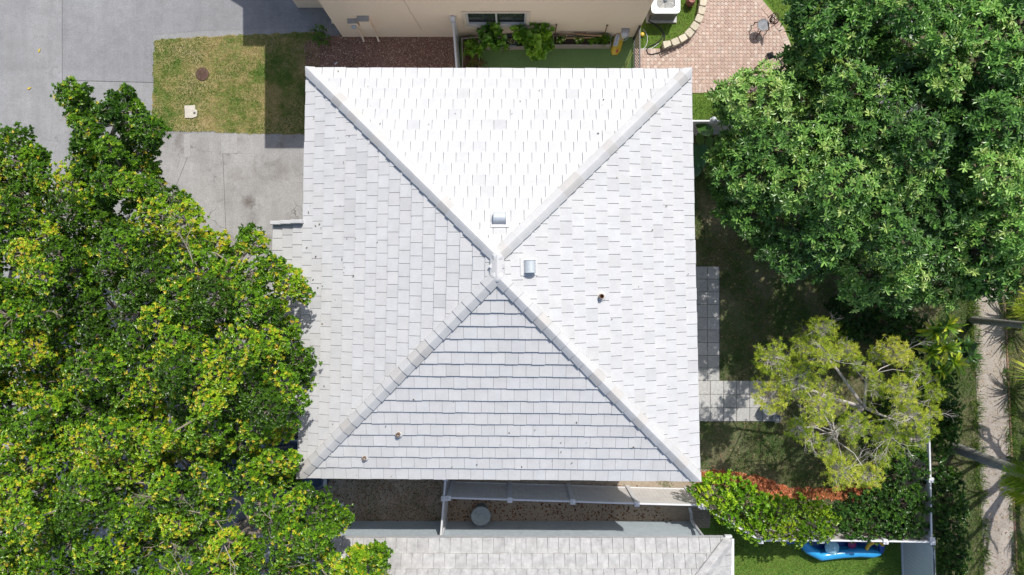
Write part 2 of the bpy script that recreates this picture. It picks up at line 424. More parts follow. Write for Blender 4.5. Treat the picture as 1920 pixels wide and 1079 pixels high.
def chips(name, poly, n, pal, seed, size=(0.03, 0.012), z=0.016, kind='stuff', mask=None):
    rng = np.random.default_rng(seed); xy = sample_poly(poly, n, rng)
    if mask is not None: xy = xy[mask(xy, rng)]; n = len(xy)
    c = np.array(pal)[rng.integers(0, len(pal), n)] * rng.uniform(0.6, 1.4, (n, 1))
    th = rng.uniform(0, 2 * np.pi, n); L = size[0] * rng.uniform(0.5, 1.5, n); W = size[1] * rng.uniform(0.6, 1.4, n)
    d = np.stack([np.cos(th), np.sin(th), rng.uniform(-.35, .35, n)], 1) * L[:, None] / 2
    s = np.stack([-np.sin(th), np.cos(th), rng.uniform(-.35, .35, n)], 1) * W[:, None] / 2
    b = np.stack([xy[:, 0], xy[:, 1], z + rng.uniform(0.005, 0.02, n)], 1)
    V = np.empty((n, 4, 3)); V[:, 0] = b - d - s * .4; V[:, 1] = b + s - d * .1; V[:, 2] = b + d; V[:, 3] = b - s
    return np_mesh(name, V.reshape(-1, 3), np.arange(n * 4).reshape(-1, 4), c, M_chip, None, kind)

PAL_DRY = [(0.07, 0.17, 0.02), (0.11, 0.21, 0.03), (0.20, 0.25, 0.05), (0.40, 0.32, 0.14), (0.52, 0.42, 0.24)]
PAL_GREEN = [(0.055, 0.12, 0.018), (0.085, 0.17, 0.025), (0.13, 0.22, 0.035), (0.22, 0.27, 0.07), (0.30, 0.27, 0.11)]
PAL_THIN = [(0.05, 0.13, 0.022), (0.08, 0.18, 0.03), (0.13, 0.23, 0.04), (0.26, 0.24, 0.13)]
lawn_front = rough_poly(wpoly([(289, 78), (300, 74), (455, 66), (600, 60), (600, 252), (470, 252), (400, 247), (285, 247)]), 0.1, 0.03, 3)
sheet('front_lawn', lawn_front, 0.012, M_grass_dry)
blades('grass', lawn_front, 2600, 0.06, PAL_DRY, 11)
mulch_strip = rough_poly(wpoly([(572, 78), (640, 66), (856, 64), (862, 180), (572, 180)]), 0.12, 0.03, 4)
sheet('mulch_bed', mulch_strip, 0.016, M_mulch)
chips('mulch', mulch_strip, 9000, [(0.28, 0.15, 0.11), (0.44, 0.27, 0.19), (0.17, 0.09, 0.07), (0.55, 0.42, 0.32)], 21, (0.05, 0.018), 0.018)
sheet('turf', wpoly([(862, 62), (1190, 62), (1190, 180), (862, 180)]), 0.02, M_turf)
side_dirt = wpoly([(596, 880), (860, 880), (860, 985), (596, 985)])
sheet('side_yard', side_dirt, 0.008, M_dirt)
chips('leaf_litter', side_dirt, 2600, [(0.18, 0.10, 0.06), (0.30, 0.19, 0.13), (0.10, 0.08, 0.05), (0.08, 0.12, 0.03), (0.40, 0.28, 0.20)], 22, (0.06, 0.03), 0.012)
blades('side_weeds', side_dirt, 500, .06, PAL_THIN, 47, None, lambda xy, rng: vnoise(xy, .6, 5) + rng.normal(0, .1, len(xy)) > .6, .015)
alley = wpoly([(838, 880), (1345, 880), (1330, 990), (838, 990)])
sheet('sandy_alley', alley, 0.014, M_sand)
chips('fallen_leaves', wpoly([(845, 905), (1200, 910), (1260, 976), (845, 976)]), 900, [(0.16, 0.06, 0.025), (0.10, 0.04, 0.02), (0.22, 0.10, 0.04), (0.05, 0.03, 0.02)], 23, (0.07, 0.04), 0.016)
yard_poly = rough_poly(wpoly([(1230, 232), (1760, 232), (1752, 1010), (1420, 1008), (1320, 950), (1230, 905)]), 0.2, 0.02, 6)
sheet('back_garden', yard_poly, 0.004, M_grass_thin)
yard_bits = wpoly([(1310, 330), (1700, 480), (1730, 700), (1660, 930), (1420, 925), (1312, 890)])
chips('garden_litter', yard_bits, 2600, [(.20, .13, .08), (.12, .08, .05), (.30, .22, .14), (.09, .07, .04)], 48, (.07, .035), .012)
def thin_mask(xy, rng):
    v = np.sin(xy[:, 0] * 1.9 + 0.7) * np.sin(xy[:, 1] * 1.6 + 0.4) + 0.6 * np.sin(xy[:, 0] * 4.3 + xy[:, 1] * 3.1)
    return v + rng.normal(0, 0.35, len(xy)) > -0.3
blades('thin_lawn', yard_poly, 1500, 0.07, PAL_THIN, 12, None, thin_mask, 0.016)
ne_lawn = wpoly([(1200, 20), (1325, -60), (1420, -60), (1600, -60), (1600, 226), (1290, 226), (1200, 226)])
sheet('patio_lawn', ne_lawn, 0.006, M_grass)
blades('patio_grass', wpoly([(1195, 175), (1500, 172), (1500, 226), (1195, 226)]), 2200, 0.05, PAL_GREEN, 13)
blades('lawn_corner', wpoly([(1425, -20), (1560, -20), (1560, 120), (1486, 90), (1470, 52)]), 2200, 0.05, PAL_GREEN, 14)
blades('planting_grass', wpoly([(1200, 45), (1235, -10), (1320, -10), (1316, 20), (1300, 55), (1270, 80), (1238, 90), (1202, 91)]), 2200, 0.05, PAL_GREEN, 15)
se_lawn = wpoly([(1300, 952), (1420, 1012), (1755, 1018), (1760, 1150), (1300, 1150)])
sheet('neighbour_lawn', se_lawn, 0.008, M_grass)
blades('neighbour_grass', wpoly([(1330, 965), (1420, 1010), (1750, 1014), (1750, 1090), (1370, 1090)]), 1800, 0.06, PAL_GREEN + PAL_DRY[1:3], 16)
blades('neighbour_grass', wpoly([(1296, 960), (1330, 960), (1372, 1010), (1310, 1010)]), 900, 0.05, PAL_THIN, 17)
path_far = wpoly([(1822, 520), (1880, 520), (1908, 1120), (1846, 1120)])
M_path = ground_mat('worn_path', [(0.2, (0.18, 0.155, 0.13)), (0.5, (0.32, 0.285, 0.25)), (0.8, (0.43, 0.39, 0.35))], 0.8, 45, 0.5, (30, 0.06, (0.26, 0.17, 0.11)), 0.95, 0.5)
verge = wpoly([(1752, 480), (2100, 480), (2100, 1200), (1758, 1200)])
sheet('verge', verge, 0.003, M_grass_thin)
blades('verge_grass', wpoly([(1755, 500), (1826, 500), (1848, 1100), (1760, 1100)]), 1500, 0.09, PAL_DRY[:3] + PAL_GREEN[:2], 18)
blades('verge_grass', wpoly([(1882, 500), (1960, 500), (1960, 1100), (1908, 1100)]), 1500, 0.09, PAL_DRY[:4] + PAL_GREEN[:1], 19)
sheet('path', path_far, 0.010, M_path)
chips('path_leaves', path_far, 1500, [(0.32, 0.22, 0.14), (0.22, 0.14, 0.09), (0.42, 0.32, 0.20)], 24, (0.05, 0.02), 0.012)
eb = MB()
for k in range(40):
    a = k / 40; b = (k + .9) / 40
    A = PV(1881 + 27 * a, 520 + 600 * a); B = PV(1881 + 27 * b, 520 + 600 * b)
    eb.beam(A + Vector((0, 0, .02)), B + Vector((0, 0, .02)), 0.055, 0.06, (0.30, 0.19, 0.14), 0.01)
eb.build('path_edging', M_stone_attr, None, 'structure')
shade_paving = sheet('shaded_paving', wpoly([(1630, 30), (1712, 40), (1722, 220), (1640, 215)]), 0.011, asphalt_mat('grey_paving', 1.0, 0, 0.2))
mulch_poly = rough_poly(wpoly([(1305, 884), (1345, 880), (1420, 892), (1480, 914), (1560, 914), (1610, 905), (1650, 910), (1630, 945), (1560, 938), (1450, 935), (1380, 915), (1305, 905)]), 0.1, 0.05, 8)
sheet('orange_mulch_bed', mulch_poly, 0.016, M_orange)
chips('orange_mulch', mulch_poly, 2600, [(0.55, 0.18, 0.08), (0.40, 0.11, 0.05), (0.68, 0.30, 0.17), (0.25, 0.08, 0.04)], 25, (0.06, 0.025), 0.018)

# paved path of concrete slabs by the house: every slab its own piece
pv = sheet('paved_path', wpoly([(1280, 499), (1349, 499), (1350, 714), (1455, 714), (1455, 791), (1280, 791)]), 0.012, plain('joint_sand', (0.16, 0.15, 0.14), 0.95))
def lattice(parent, x0, x1, y0, y1, nx, ny, gap, z1, mat, tint, rs):
    r = random.Random(rs)
    for i in range(nx):
        for j in range(ny):
            a = x0 + (x1 - x0) * i / nx + gap; b = x0 + (x1 - x0) * (i + 1) / nx - gap
            c = y0 + (y1 - y0) * j / ny + gap; d = y0 + (y1 - y0) * (j + 1) / ny - gap
            t = tint * r.uniform(0.9, 1.1); dz = r.uniform(-.003, .003)
            MB().box(((a + b) / 2, (c + d) / 2, z1 / 2 + dz), (b - a, d - c, z1), None, (t, t * .985, t * .965), 0.006).build('paving_slab', M_stone_attr, parent)
X0 = P(1304, 0)[0]; X1 = P(1348, 0)[0]; Y0 = P(0, 500)[1]; Y1 = P(0, 714)[1]; Y2 = P(0, 790)[1]; X2 = P(1454, 0)[0]; XA = P(1282, 0)[0]
lattice(pv, X0 - (X1 - X0) / 2, X1, Y1, Y0, 3, 9, 0.006, 0.05, M_stone_attr, 0.40, 1)
lattice(pv, XA, X2, Y2, Y1, 7, 3, 0.006, 0.05, M_stone_attr, 0.43, 2)

# patio of small octagonal pavers with a rectangular border course
patio_pp = [(1187, 92), (1240, 92), (1262, 88), (1285, 75), (1300, 58), (1310, 40), (1316, 22), (1322, -40), (1412, -40), (1428, 0), (1450, 26), (1470, 54), (1482, 85), (1485, 118), (1477, 150), (1458, 175), (1187, 175)]
patio_w = wpoly(patio_pp)
patio = sheet('patio', patio_w, 0.014, plain('patio_joint_sand', (0.43, 0.33, 0.28), 0.95))
pb = MB(); rp = random.Random(5); pitch = 0.125
xs = [q[0] for q in patio_w]; ys = [q[1] for q in patio_w]
cand = [(x, y) for x in np.arange(min(xs), max(xs), pitch) for y in np.arange(min(ys), max(ys), pitch)]
cand = np.array(cand); ed = edge_dist(cand, patio_w); ok = in_poly(cand, patio_w) & (ed > 0.23)
PC = [(0.46, 0.34, 0.28), (0.48, 0.37, 0.31), (0.51, 0.42, 0.36), (0.44, 0.32, 0.27), (0.49, 0.37, 0.31)]
for x, y in cand[ok]:
    c = rp.choice(PC); t = rp.uniform(0.88, 1.12); c = tuple(min(1, q * t) for q in c); z = 0.028 + rp.uniform(-.002, .002)
    r = 0.059
    o = [(x + r * 1.0 * math.cos(math.pi / 8 + k * math.pi / 4), y + r * math.sin(math.pi / 8 + k * math.pi / 4)) for k in range(8)]
    pb.extr([(x + (a - x) * .93, y + (b_ - y) * .93, z) for a, b_ in o], [(a, b_, 0.014) for a, b_ in o], c)
    if rp.random() < 1.0:
        q = 0.020; sx, sy = x + pitch / 2, y + pitch / 2; c2 = tuple(v * 0.96 for v in c)
        pb.extr([(sx + q, sy, z - .001), (sx, sy + q, z - .001), (sx - q, sy, z - .001), (sx, sy - q, z - .001)], [(sx + q * 1.1, sy, .014), (sx, sy + q * 1.1, .014), (sx - q * 1.1, sy, .014), (sx, sy - q * 1.1, .014)], c2)
pb.build('paver', M_stone_attr, patio, 'stuff', fix=False)
bb = MB()
for i in range(len(patio_w)):
    a = Vector(patio_w[i]); b = Vector(patio_w[(i + 1) % len(patio_w)])
    if i == len(patio_w) - 1 or patio_pp[i][1] < -30: continue
    if i in (0, 1, 2, 3, 4, 5, 6): pass
    d = (b - a); L = d.length; nrm = Vector((d.y, -d.x)).normalized()
    mid = (a + b) / 2 + nrm * 0.05
    if not in_poly(np.array([[mid.x, mid.y]]), patio_w)[0]: nrm = -nrm
    n = max(1, round(L / 0.10)); d.normalize()
    for k in range(n):
        s0 = L * k / n + .004; s1 = L * (k + 1) / n - .004; c = rp.choice(PC); t = rp.uniform(.85, 1.1); c = tuple(q * t for q in c)
        p0 = a + d * s0; p1 = a + d * s1; w_ = 0.2; z = .029
        bb.extr([(*p0, z), (*p1, z), (*(p1 + nrm * w_), z), (*(p0 + nrm * w_), z)], [(*p0, .0), (*p1, .0), (*(p1 + nrm * w_), .0), (*(p0 + nrm * w_), .0)], c)
bb.build('border_paver', M_stone_attr, patio, 'stuff')

# ------------------------------------------------------------------ the tiled hip-roof house
class Slope:
    def __init__(s, a, b, z, pitch, inside):
        s.a = Vector(a); s.b = Vector(b); s.u = (s.b - s.a).normalized(); v = Vector((-s.u.y, s.u.x))
        if (Vector(inside) - s.a).dot(v) < 0: v = -v
        s.v = v; s.p = pitch; s.z0 = z; s.L = (s.b - s.a).length
    def d(s, q): return (Vector(q) - s.a).dot(s.v)
    def z(s, q): return s.z0 + s.p * s.d(q)
    def xy(s, t, d): r = s.a + s.u * t + s.v * d; return (r.x, r.y)

def meet(s1, s2, s3):
    A = []; B = []
    for s in (s1, s2, s3):
        A.append([s.p * s.v.x, s.p * s.v.y, -1.0]); B.append(s.p * s.a.dot(s.v) - s.z0)
    r = np.linalg.solve(np.array(A), np.array(B)); return Vector(r)

def tile_polys(sl, others, e, wd, vmax, seed, trange=None, v0=0.0, gap=0.006, off_step=0.36, th=0.034):
    r = random.Random(seed); out = []; row = 0; v = v0; off = r.random()
    t0, t1 = trange or (-0.05, sl.L + 0.05)
    while v < vmax:
        ve = v + e * r.uniform(0.97, 1.03)
        off = (off + off_step + r.uniform(-.05, .05)) % 1.0
        t = t0 - off * wd if trange is None else t0
        first = trange is not None
        while t < t1:
            wt = wd * (0.45 + 0.55 * off if first else 1.0); first = False
            dv0 = r.uniform(-.007, .007); dsk = r.uniform(-.003, .003)
            te = min(t + wt, t1)
            q = [sl.xy(t + gap, v + dv0), sl.xy(te - gap, v + dv0 + dsk), sl.xy(te - gap, ve + 0.012), sl.xy(t + gap, ve + 0.012)]
            for o in others:
                q = clip_half(q, lambda p: (o.z(p) - sl.z(p)) - 0.012) if q else q
                if len(q) < 3: break
            if len(q) >= 3 and area2(q) > 0.004:
                jit = r.uniform(-.003, .003); tl = r.uniform(-.004, .004)
                top = []; bot = []
                for x, y in q:
                    dd = sl.d((x, y)); fz = 1 - (dd - v) / e; tt = (Vector((x, y)) - sl.a).dot(sl.u)
                    zz = sl.z((x, y)) + th * max(0, fz) + jit + tl * ((tt - t) / wt - .5)
                    top.append((x, y, zz)); bot.append((x, y, sl.z((x, y)) - 0.03))
                out.append((top, bot, row))
            t += wt
        v = ve; row += 1
    return out
def white_tint(r, base=0.483, sd_=0.008, dirty=0.06):
    t = base + r.gauss(0, sd_)
    if r.random() < dirty: t -= r.uniform(0.015, 0.045)
    t = max(.3, min(.86, t)); wv = r.uniform(-.006, .008)
    return (t * (0.995 + wv), t * .998, t * (1.002 - wv))
def place_tiles(parent, polys, mat, tint, limit, seed):
    r = random.Random(seed)
    def pa(top): return area2([(x / (H - z), y / (H - z)) for x, y, z in top])
    order = sorted(polys, key=lambda q: -pa(q[0]))
    for top, bot, row in order[:limit]:
        MB().extr(top, bot, tint(r)).build('roof_tile', mat, parent, fix=False)
    rest = MB()
    for top, bot, row in order[limit:]: rest.extr(top, bot, tint(r))
    if rest.f: rest.build('roof_tile', mat, parent, 'stuff', fix=False)
def up_fix(top):
    return top

def ridge_caps(parent, A, B, pa, pb, name, mat, tint, n, seed, half=0.18, hgt=0.095, rise=0.035, mitre=True):
    """caps from the low end A to the high end B; pa / pb: fall of the roof to the left and right of the line per metre"""
    r = random.Random(seed); A = Vector(A); B = Vector(B); d = B - A; L = d.length; d.normalize()
    s = Vector((d.y, -d.x, 0)).normalized()   # right-hand side seen from above
    for k in range(n):
        t0 = L * k / n - (0.02 if k or not mitre else 0.0); t1 = L * (k + 1) / n + 0.03
        secs = []
        for t, lift, hw in ((t0, rise, half), (t1, 0.006, half * .9)):
            c = A + d * t; ring = []
            for j in range(9):
                q = (-1, -.94, -.56, -.26, 0, .26, .56, .94, 1)[j]; x = q * hw
                fall = (pa if q < 0 else pb) * abs(x); aq = abs(q)
                z = (-fall - .03) if aq > .97 else (lift + hgt + .012 - .118 * math.sqrt(aq * aq + .012))
                ring.append(c + s * x + d * (abs(x) * 1.02 if (mitre and k == 0 and t == t0) else 0) + Vector((0, 0, z)))
            secs.append(ring)
        m = MB(); cc = tint(r); n9 = 9; b0 = 0
        m.v = [tuple(p) for p in secs[0]] + [tuple(p) for p in secs[1]]
        for j in range(8):
            m.f.append((j, j + 1, 9 + j + 1, 9 + j)); m.c.append(cc)
        m.f.append(tuple(range(8, -1, -1))); m.c.append(cc); m.f.append(tuple(range(9, 18))); m.c.append(cc)
        m.build(name, mat, parent, smooth=True)

ZE = 5.30
NWc, NEc, SEc, SWc = [P(*q, ZE)[:2] for q in ((574.5, 127.5), (1296, 129.5), (1313, 902), (558, 896))]
ctr = (-0.4, 0.4)
sN = Slope(NWc, NEc, ZE, 0.42, ctr); sE = Slope(NEc, SEc, ZE, 0.41, ctr); sS = Slope(SEc, SWc, ZE, 0.40, ctr); sW = Slope(SWc, NWc, ZE, 0.41, ctr)
R1 = meet(sN, sE, sW); R2 = meet(sS, sE, sW)
house = empty('house', (ctr[0], ctr[1], 0), 'large white tiled hip roof house in the middle between the trees', 'house')
inset = 0.42
def inset_c(p): return (p[0] + (inset if p[0] < 0 else -inset), p[1] + (inset if p[1] < 0 else -inset))
wc = [inset_c(q) for q in (NWc, NEc, SEc, SWc)]
for i in range(4):
    a = Vector(wc[i]); b = Vector(wc[(i + 1) % 4]); d = (b - a).normalized(); nn = Vector((-d.y, d.x)) * 0.2
    if (Vector(ctr) - a).dot(nn) < 0: nn = -nn
    a2 = a + d * (0.0 if i % 2 == 0 else 0.203); b2 = b - d * (0.0 if i % 2 == 0 else 0.203)
    MB().prism([tuple(a2), tuple(b2), tuple(b2 + nn), tuple(a2 + nn)], 0, 5.2).build('wall', M_whitewall, house)
roofm = MB()
dz = Vector((0, 0, -0.02)); C4 = [Vector((*q, ZE)) + dz for q in (NWc, NEc, SEc, SWc)]; r1 = R1 + dz; r2 = R2 + dz
roofm.poly([C4[0], C4[1], r1]); roofm.poly([C4[1], C4[2], r2, r1]); roofm.poly([C4[2], C4[3], r2]); roofm.poly([C4[3], C4[0], r1, r2])
lo = [q - Vector((0, 0, .19)) for q in C4]
for i in range(4): roofm.poly([C4[i], C4[(i + 1) % 4], lo[(i + 1) % 4], lo[i]])
roofm.poly(lo[::-1])
# the west slope runs on down over the garage
gy1 = 1.70; gy0 = -3.35
tN = (Vector((sW.a.x, gy1)) - sW.a).dot(sW.u); tS = (Vector((sW.a.x, gy0)) - sW.a).dot(sW.u)
def W3(t, d, dzz=0.0): x, y = sW.xy(t, d); return Vector((x, y, sW.z0 + sW.p * d + dzz))
GD_ = -0.93
g = [W3(tS, 0, -.024), W3(tN, 0, -.024), W3(tN, GD_, -.024), W3(tS, GD_, -.024)]
roofm.extr(g, [q - Vector((0, 0, .18)) for q in g], cap=True)
roof = roofm.build('roof', M_underlay, house)
gar = [W3(tS + .3, GD_ + .4), W3(tN - .3, GD_ + .4), W3(tN - .3, .4), W3(tS + .3, .4)]
MB().prism([(q.x, q.y) for q in gar], 0, 4.85).build('garage_wall', M_whitewall, house)
polys = []
polys += tile_polys(sN, (sE, sW), 0.298, 0.308, 5.2, 1, off_step=0.30)
polys += tile_polys(sS, (sE, sW), 0.312, 0.322, 5.4, 2, off_step=0.47, gap=0.0028, th=0.055)
polys += tile_polys(sE, (sN, sS), 0.300, 0.312, 5.3, 3, off_step=0.41)
polys += tile_polys(sW, (sN, sS), 0.300, 0.320, 5.3, 4, off_step=0.41, th=0.042, gap=0.005)
polys += tile_polys(sW, (), 0.300, 0.320, -0.01, 5, trange=(tS, tN), v0=-0.90, off_step=0.41)
# wind winding so that tops face up
def ccw(top): return sum(top[i][0] * top[(i + 1) % len(top)][1] - top[(i + 1) % len(top)][0] * top[i][1] for i in range(len(top))) > 0
polys = [(t, b, r_) if ccw(t) else (t[::-1], b[::-1], r_) for t, b, r_ in polys]
place_tiles(roof, polys, M_tile, white_tint, 300, 9)
def cap_tint(r):
    t = r.uniform(.44, .485)
    if r.random() < .18: return (t * .95, t * .925, t * .89)
    return (t, t, t * 1.0)
CN = [Vector((*q, ZE + 0.03)) for q in (NWc, NEc, SEc, SWc)]
up = Vector((0, 0, .03)); k45 = 0.41 * .707
def hipline(c, r_):
    v = (r_ - c); v.normalize(); return c + v * 0.02, r_ - v * 0.03
for c, r_, sd_ in ((CN[0], R1 + up, 1), (CN[1], R1 + up, 2), (CN[2], R2 + up, 3), (CN[3], R2 + up, 4)):
    a, b = hipline(c, r_)
    ridge_caps(roof, a, b, k45, k45, 'hip_tile', M_tile, cap_tint, 23, sd_)
ridge_caps(roof, R2 + up + Vector((0, 0, .0)), R1 + up, 0.41, 0.41, 'ridge_tile', M_tile, lambda r: (.48, .48, .48), 1, 8, 0.18, 0.10, 0.01, False)
for c in (R1, R2):
    m = MB(); r = random.Random(int(c.y * 100))
    m.lathe(c + Vector((0, 0, .0)), [(.15, .0), (.13, .08), (.08, .118), (.03, .125)], 11, (1, 1, 1))
    m.v = [(x + r.uniform(-.018, .018), y + r.uniform(-.018, .018), z) for x, y, z in m.v]
    m.build('mortar', M_caulk, roof, smooth=True)
# gable-edge tiles of the garage slope
for i in range(3):
    a = W3(tN - .02, GD_ + .05 + .31 * i); b = W3(tN - .02, GD_ + .35 + .31 * i + (0.0 if i == 2 else 0.02))
    a += Vector((0, 0, .065)); b += Vector((0, 0, .045)); a.y += .012 * i; b.y += .012 * i
    MB().beam(a, b, 0.25, 0.10, (.50, .50, .50), 0.012).build('edge_tile', M_tile, roof)

# things standing on the roof
def roof_vent(px, py, label, sl):
    g = MB(); x, y = P(px, py, 6.9)[:2]; zz = sl.z((x, y)); x, y = P(px, py, zz + .15)[:2]; zz = sl.z((x, y))
    t = empty('roof_vent', (x, y, zz), label, 'roof vent', 'barrel roof vents beside the ridge')
    u = Vector((sl.u.x, sl.u.y, 0)); dn = -Vector((sl.v.x, sl.v.y, sl.p)).normalized(); nrm = u.cross(dn)
    if nrm.z < 0: nrm = -nrm
    o = Vector((x, y, zz + .05)); M = Matrix((u, dn, nrm)).transposed()
    MB().box(o - Vector((0, 0, .012)), (.42, .44, .02), M).build('flashing', M_caulk, t)
    h = MB(); Lh = .145; n = 12; rings = []
    for sx in (-Lh, Lh):
        ring = []
        for k in range(n + 1):
            a = math.pi * k / n; ring.append(o + M @ Vector((sx, math.cos(a) * .13, .05 + math.sin(a) * .14)))
        ring = [o + M @ Vector((sx, .13, 0))] + ring + [o + M @ Vector((sx, -.13, 0))]; rings.append(ring)
    nn = len(rings[0]); h.v = [tuple(p) for p in rings[0] + rings[1]]
    for k in range(nn - 1): h.f.append((k, k + 1, nn + k + 1, nn + k)); h.c.append((1, 1, 1))
    h.f.append(tuple(range(nn))); h.c.append((1, 1, 1)); h.f.append(tuple(range(nn, 2 * nn))); h.c.append((1, 1, 1))
    h.build('hood', M_metal, t, smooth=True)
    rm = MB()
    for sx in (-Lh - .004, Lh - .012):
        pts = [o + M @ Vector((sx + .008, math.cos(math.pi * k / n) * .134, .05 + math.sin(math.pi * k / n) * .144)) for k in range(n + 1)]
        rm.tube(pts, .008, 5)
    rm.build('rim', M_metal, t)
    MB().box(o + M @ Vector((0, .135, .03)), (.24, .012, .045), M).build('louvre', M_rust, t)
roof_vent(937, 410, 'galvanised barrel roof vent on the slope above the ridge, toward the beige house', sN)
roof_vent(992, 500, 'galvanised barrel roof vent just right of the short ridge', sE)
def vent_pipe(px, py, sl, label, hh, rr, bend=False):
    x, y = P(px, py, 6.3)[:2]; zz = sl.z((x, y)); x, y = P(px, py, zz + hh * .8)[:2]; zz = sl.z((x, y))
    t = empty('vent_pipe', (x, y, zz), label, 'vent pipe', 'vent pipes through the roof tiles')
    MB().lathe((x, y, zz), [(rr * 2.2, -.06), (rr * 1.9, .035), (rr * 1.15, .07)], 14).build('boot', M_caulk, t, smooth=True)
    m = MB(); n = 12; prof = [(rr, -.05), (rr, hh), (rr * .74, hh), (rr * .74, hh - .12)]
    m.lathe((x, y, zz), prof, n); m.build('pipe', M_rust, t, smooth=True)
    MB().lathe((x, y, zz), [(rr * .73, hh - .13), (rr * .5, hh - .125)], n).build('opening', M_dark, t)
vent_pipe(1128, 556, sE, 'rusty open vent pipe on the right hand roof slope', .20, .062)
vent_pipe(746, 816, sS, 'rusty vent pipe on the lower roof slope, nearer the ridge of the two', .16, .055)
vent_pipe(682, 861, sS, 'rusty vent pipe on the lower roof slope, close to the corner hip', .14, .05)

rl = MB(); rr0 = random.Random(61)
for k in range(95):
    sl = rr0.choice((sN, sE, sS, sW, sW, sS)); t_ = rr0.uniform(.8, sl.L - .8); d_ = rr0.uniform(.1, 3.2) * rr0.random() ** (.6 if sl is sW else .3)
    x, y = sl.xy(t_, d_)
    if any(o.z((x, y)) < sl.z((x, y)) + .15 for o in (sN, sE, sS, sW) if o is not sl): continue
    a_ = rr0.uniform(0, 6.28); L_ = rr0.uniform(.012, .035); u_ = Vector((math.cos(a_), math.sin(a_), 0)) * L_; v_ = Vector((-u_.y, u_.x, 0)) * .5; c_ = Vector((x, y, sl.z((x, y)) + .048))
    if sl is sS: c_.z += .015
    cl_ = rr0.choice(((.10, .07, .04), (.05, .045, .04), (.16, .14, .05), (.07, .05, .03)))
    rl.poly([c_ - u_, c_ + v_ + Vector((0, 0, .006)), c_ + u_ + Vector((0, 0, .01)), c_ - v_], cl_)
o = rl.build('fallen_leaves', M_chip, None, 'stuff')

# ------------------------------------------------------------------ beige house at the top
M_beige = ground_mat('beige_stucco', [(0.2, (0.83, 0.68, 0.53)), (0.8, (0.88, 0.73, 0.58))], 0.35, 55, 0.18, None, 0.92, 0.35, 0.008)
M_beige_roof = plain('grey_tile_roof', (0.50, 0.50, 0.50), 0.8)
bh = empty('beige_house', (0, 10, 0), 'beige stucco two storey house along the top edge with a double window', 'house')
WY = (539.5 - 70) * H / F; WX0 = (643 - 960) * H / F; WX1 = (1192 - 960) * H / F
# wall with an opening for the window
wz0, wz1 = 1.02, 2.08
wx0 = (876.5 - 960) * (H - wz0) / F; wx1 = (986 - 960) * (H - wz0) / F
m = MB(); D = 6.0
m.box(((WX0 + wx0) / 2, WY + .1, 2.6), (wx0 - WX0, .2, 5.2)); m.box(((WX1 + wx1) / 2, WY + .1, 2.6), (WX1 - wx1, .2, 5.2))
m.box(((wx0 + wx1) / 2, WY + .1, wz0 / 2), (wx1 - wx0, .2, wz0)); m.box(((wx0 + wx1) / 2, WY + .1, (wz1 + 5.2) / 2), (wx1 - wx0, .2, 5.2 - wz1))
m.box((WX1 - .1, WY + .2 + D / 2, 2.6), (.2, D, 5.2)); m.box((WX0 + .1, WY + .2 + D / 2, 2.6), (.2, D, 5.2))
m.build('wall', M_beige, bh)
win = MB()
fw = .055
for x in (wx0 + fw / 2, wx1 - fw / 2, (wx0 + wx1) / 2): win.box((x, WY + .07, (wz0 + wz1) / 2), (fw, .12, wz1 - wz0), None, None, .006)
for z in (wz0 + fw / 2, wz1 - fw / 2):
    for a, b in ((wx0 + fw, (wx0 + wx1) / 2 - fw / 2), ((wx0 + wx1) / 2 + fw / 2, wx1 - fw)):
        win.box(((a + b) / 2, WY + .07, z), (b - a, .12, fw))
wo = win.build('window', M_white, bh)
xm = (wx0 + wx1) / 2
for a, b in ((wx0 + fw, xm - fw / 2), (xm + fw / 2, wx1 - fw)):
    MB().box(((a + b) / 2, WY + .11, (wz0 + wz1) / 2), (b - a, .012, wz1 - wz0 - 2 * fw)).build('pane', M_glass, wo)
    MB().box(((a + b) / 2, WY + .085, wz0 + fw + .07), (b - a, .03, .03)).build('sash_rail', M_black, wo)
M_trim = plain('cream_trim', (0.66, 0.58, 0.47), 0.85, 0, .05)
tr = MB()
tr.box((xm, WY - .03, wz0 - .05), (wx1 - wx0 + .22, .06, .1), None, None, .008)
for x in (wx0 - .055, wx1 + .055): tr.box((x, WY - .02, (wz0 + wz1) / 2), (.11, .04, wz1 - wz0), None, None, .006)
tr.box((xm, WY - .02, wz1 + .05), (wx1 - wx0 + .22, .04, .1), None, None, .006)
tr.build('sill', M_trim, wo)
# lower garage wing at its left end
GY = (539.5 - 15) * H / F; GX0 = (559 - 960) * H / F
MB().prism([(GX0, GY), (WX0 - .003, GY), (WX0 - .003, GY + 6), (GX0, GY + 6)], 0, 2.35).build('garage_wing', M_beige, bh)
MB().box((WX0 - .06, WY + .02 + .3, 1.02), (.12, .5, .06)).build('ledge', M_trim, bh)
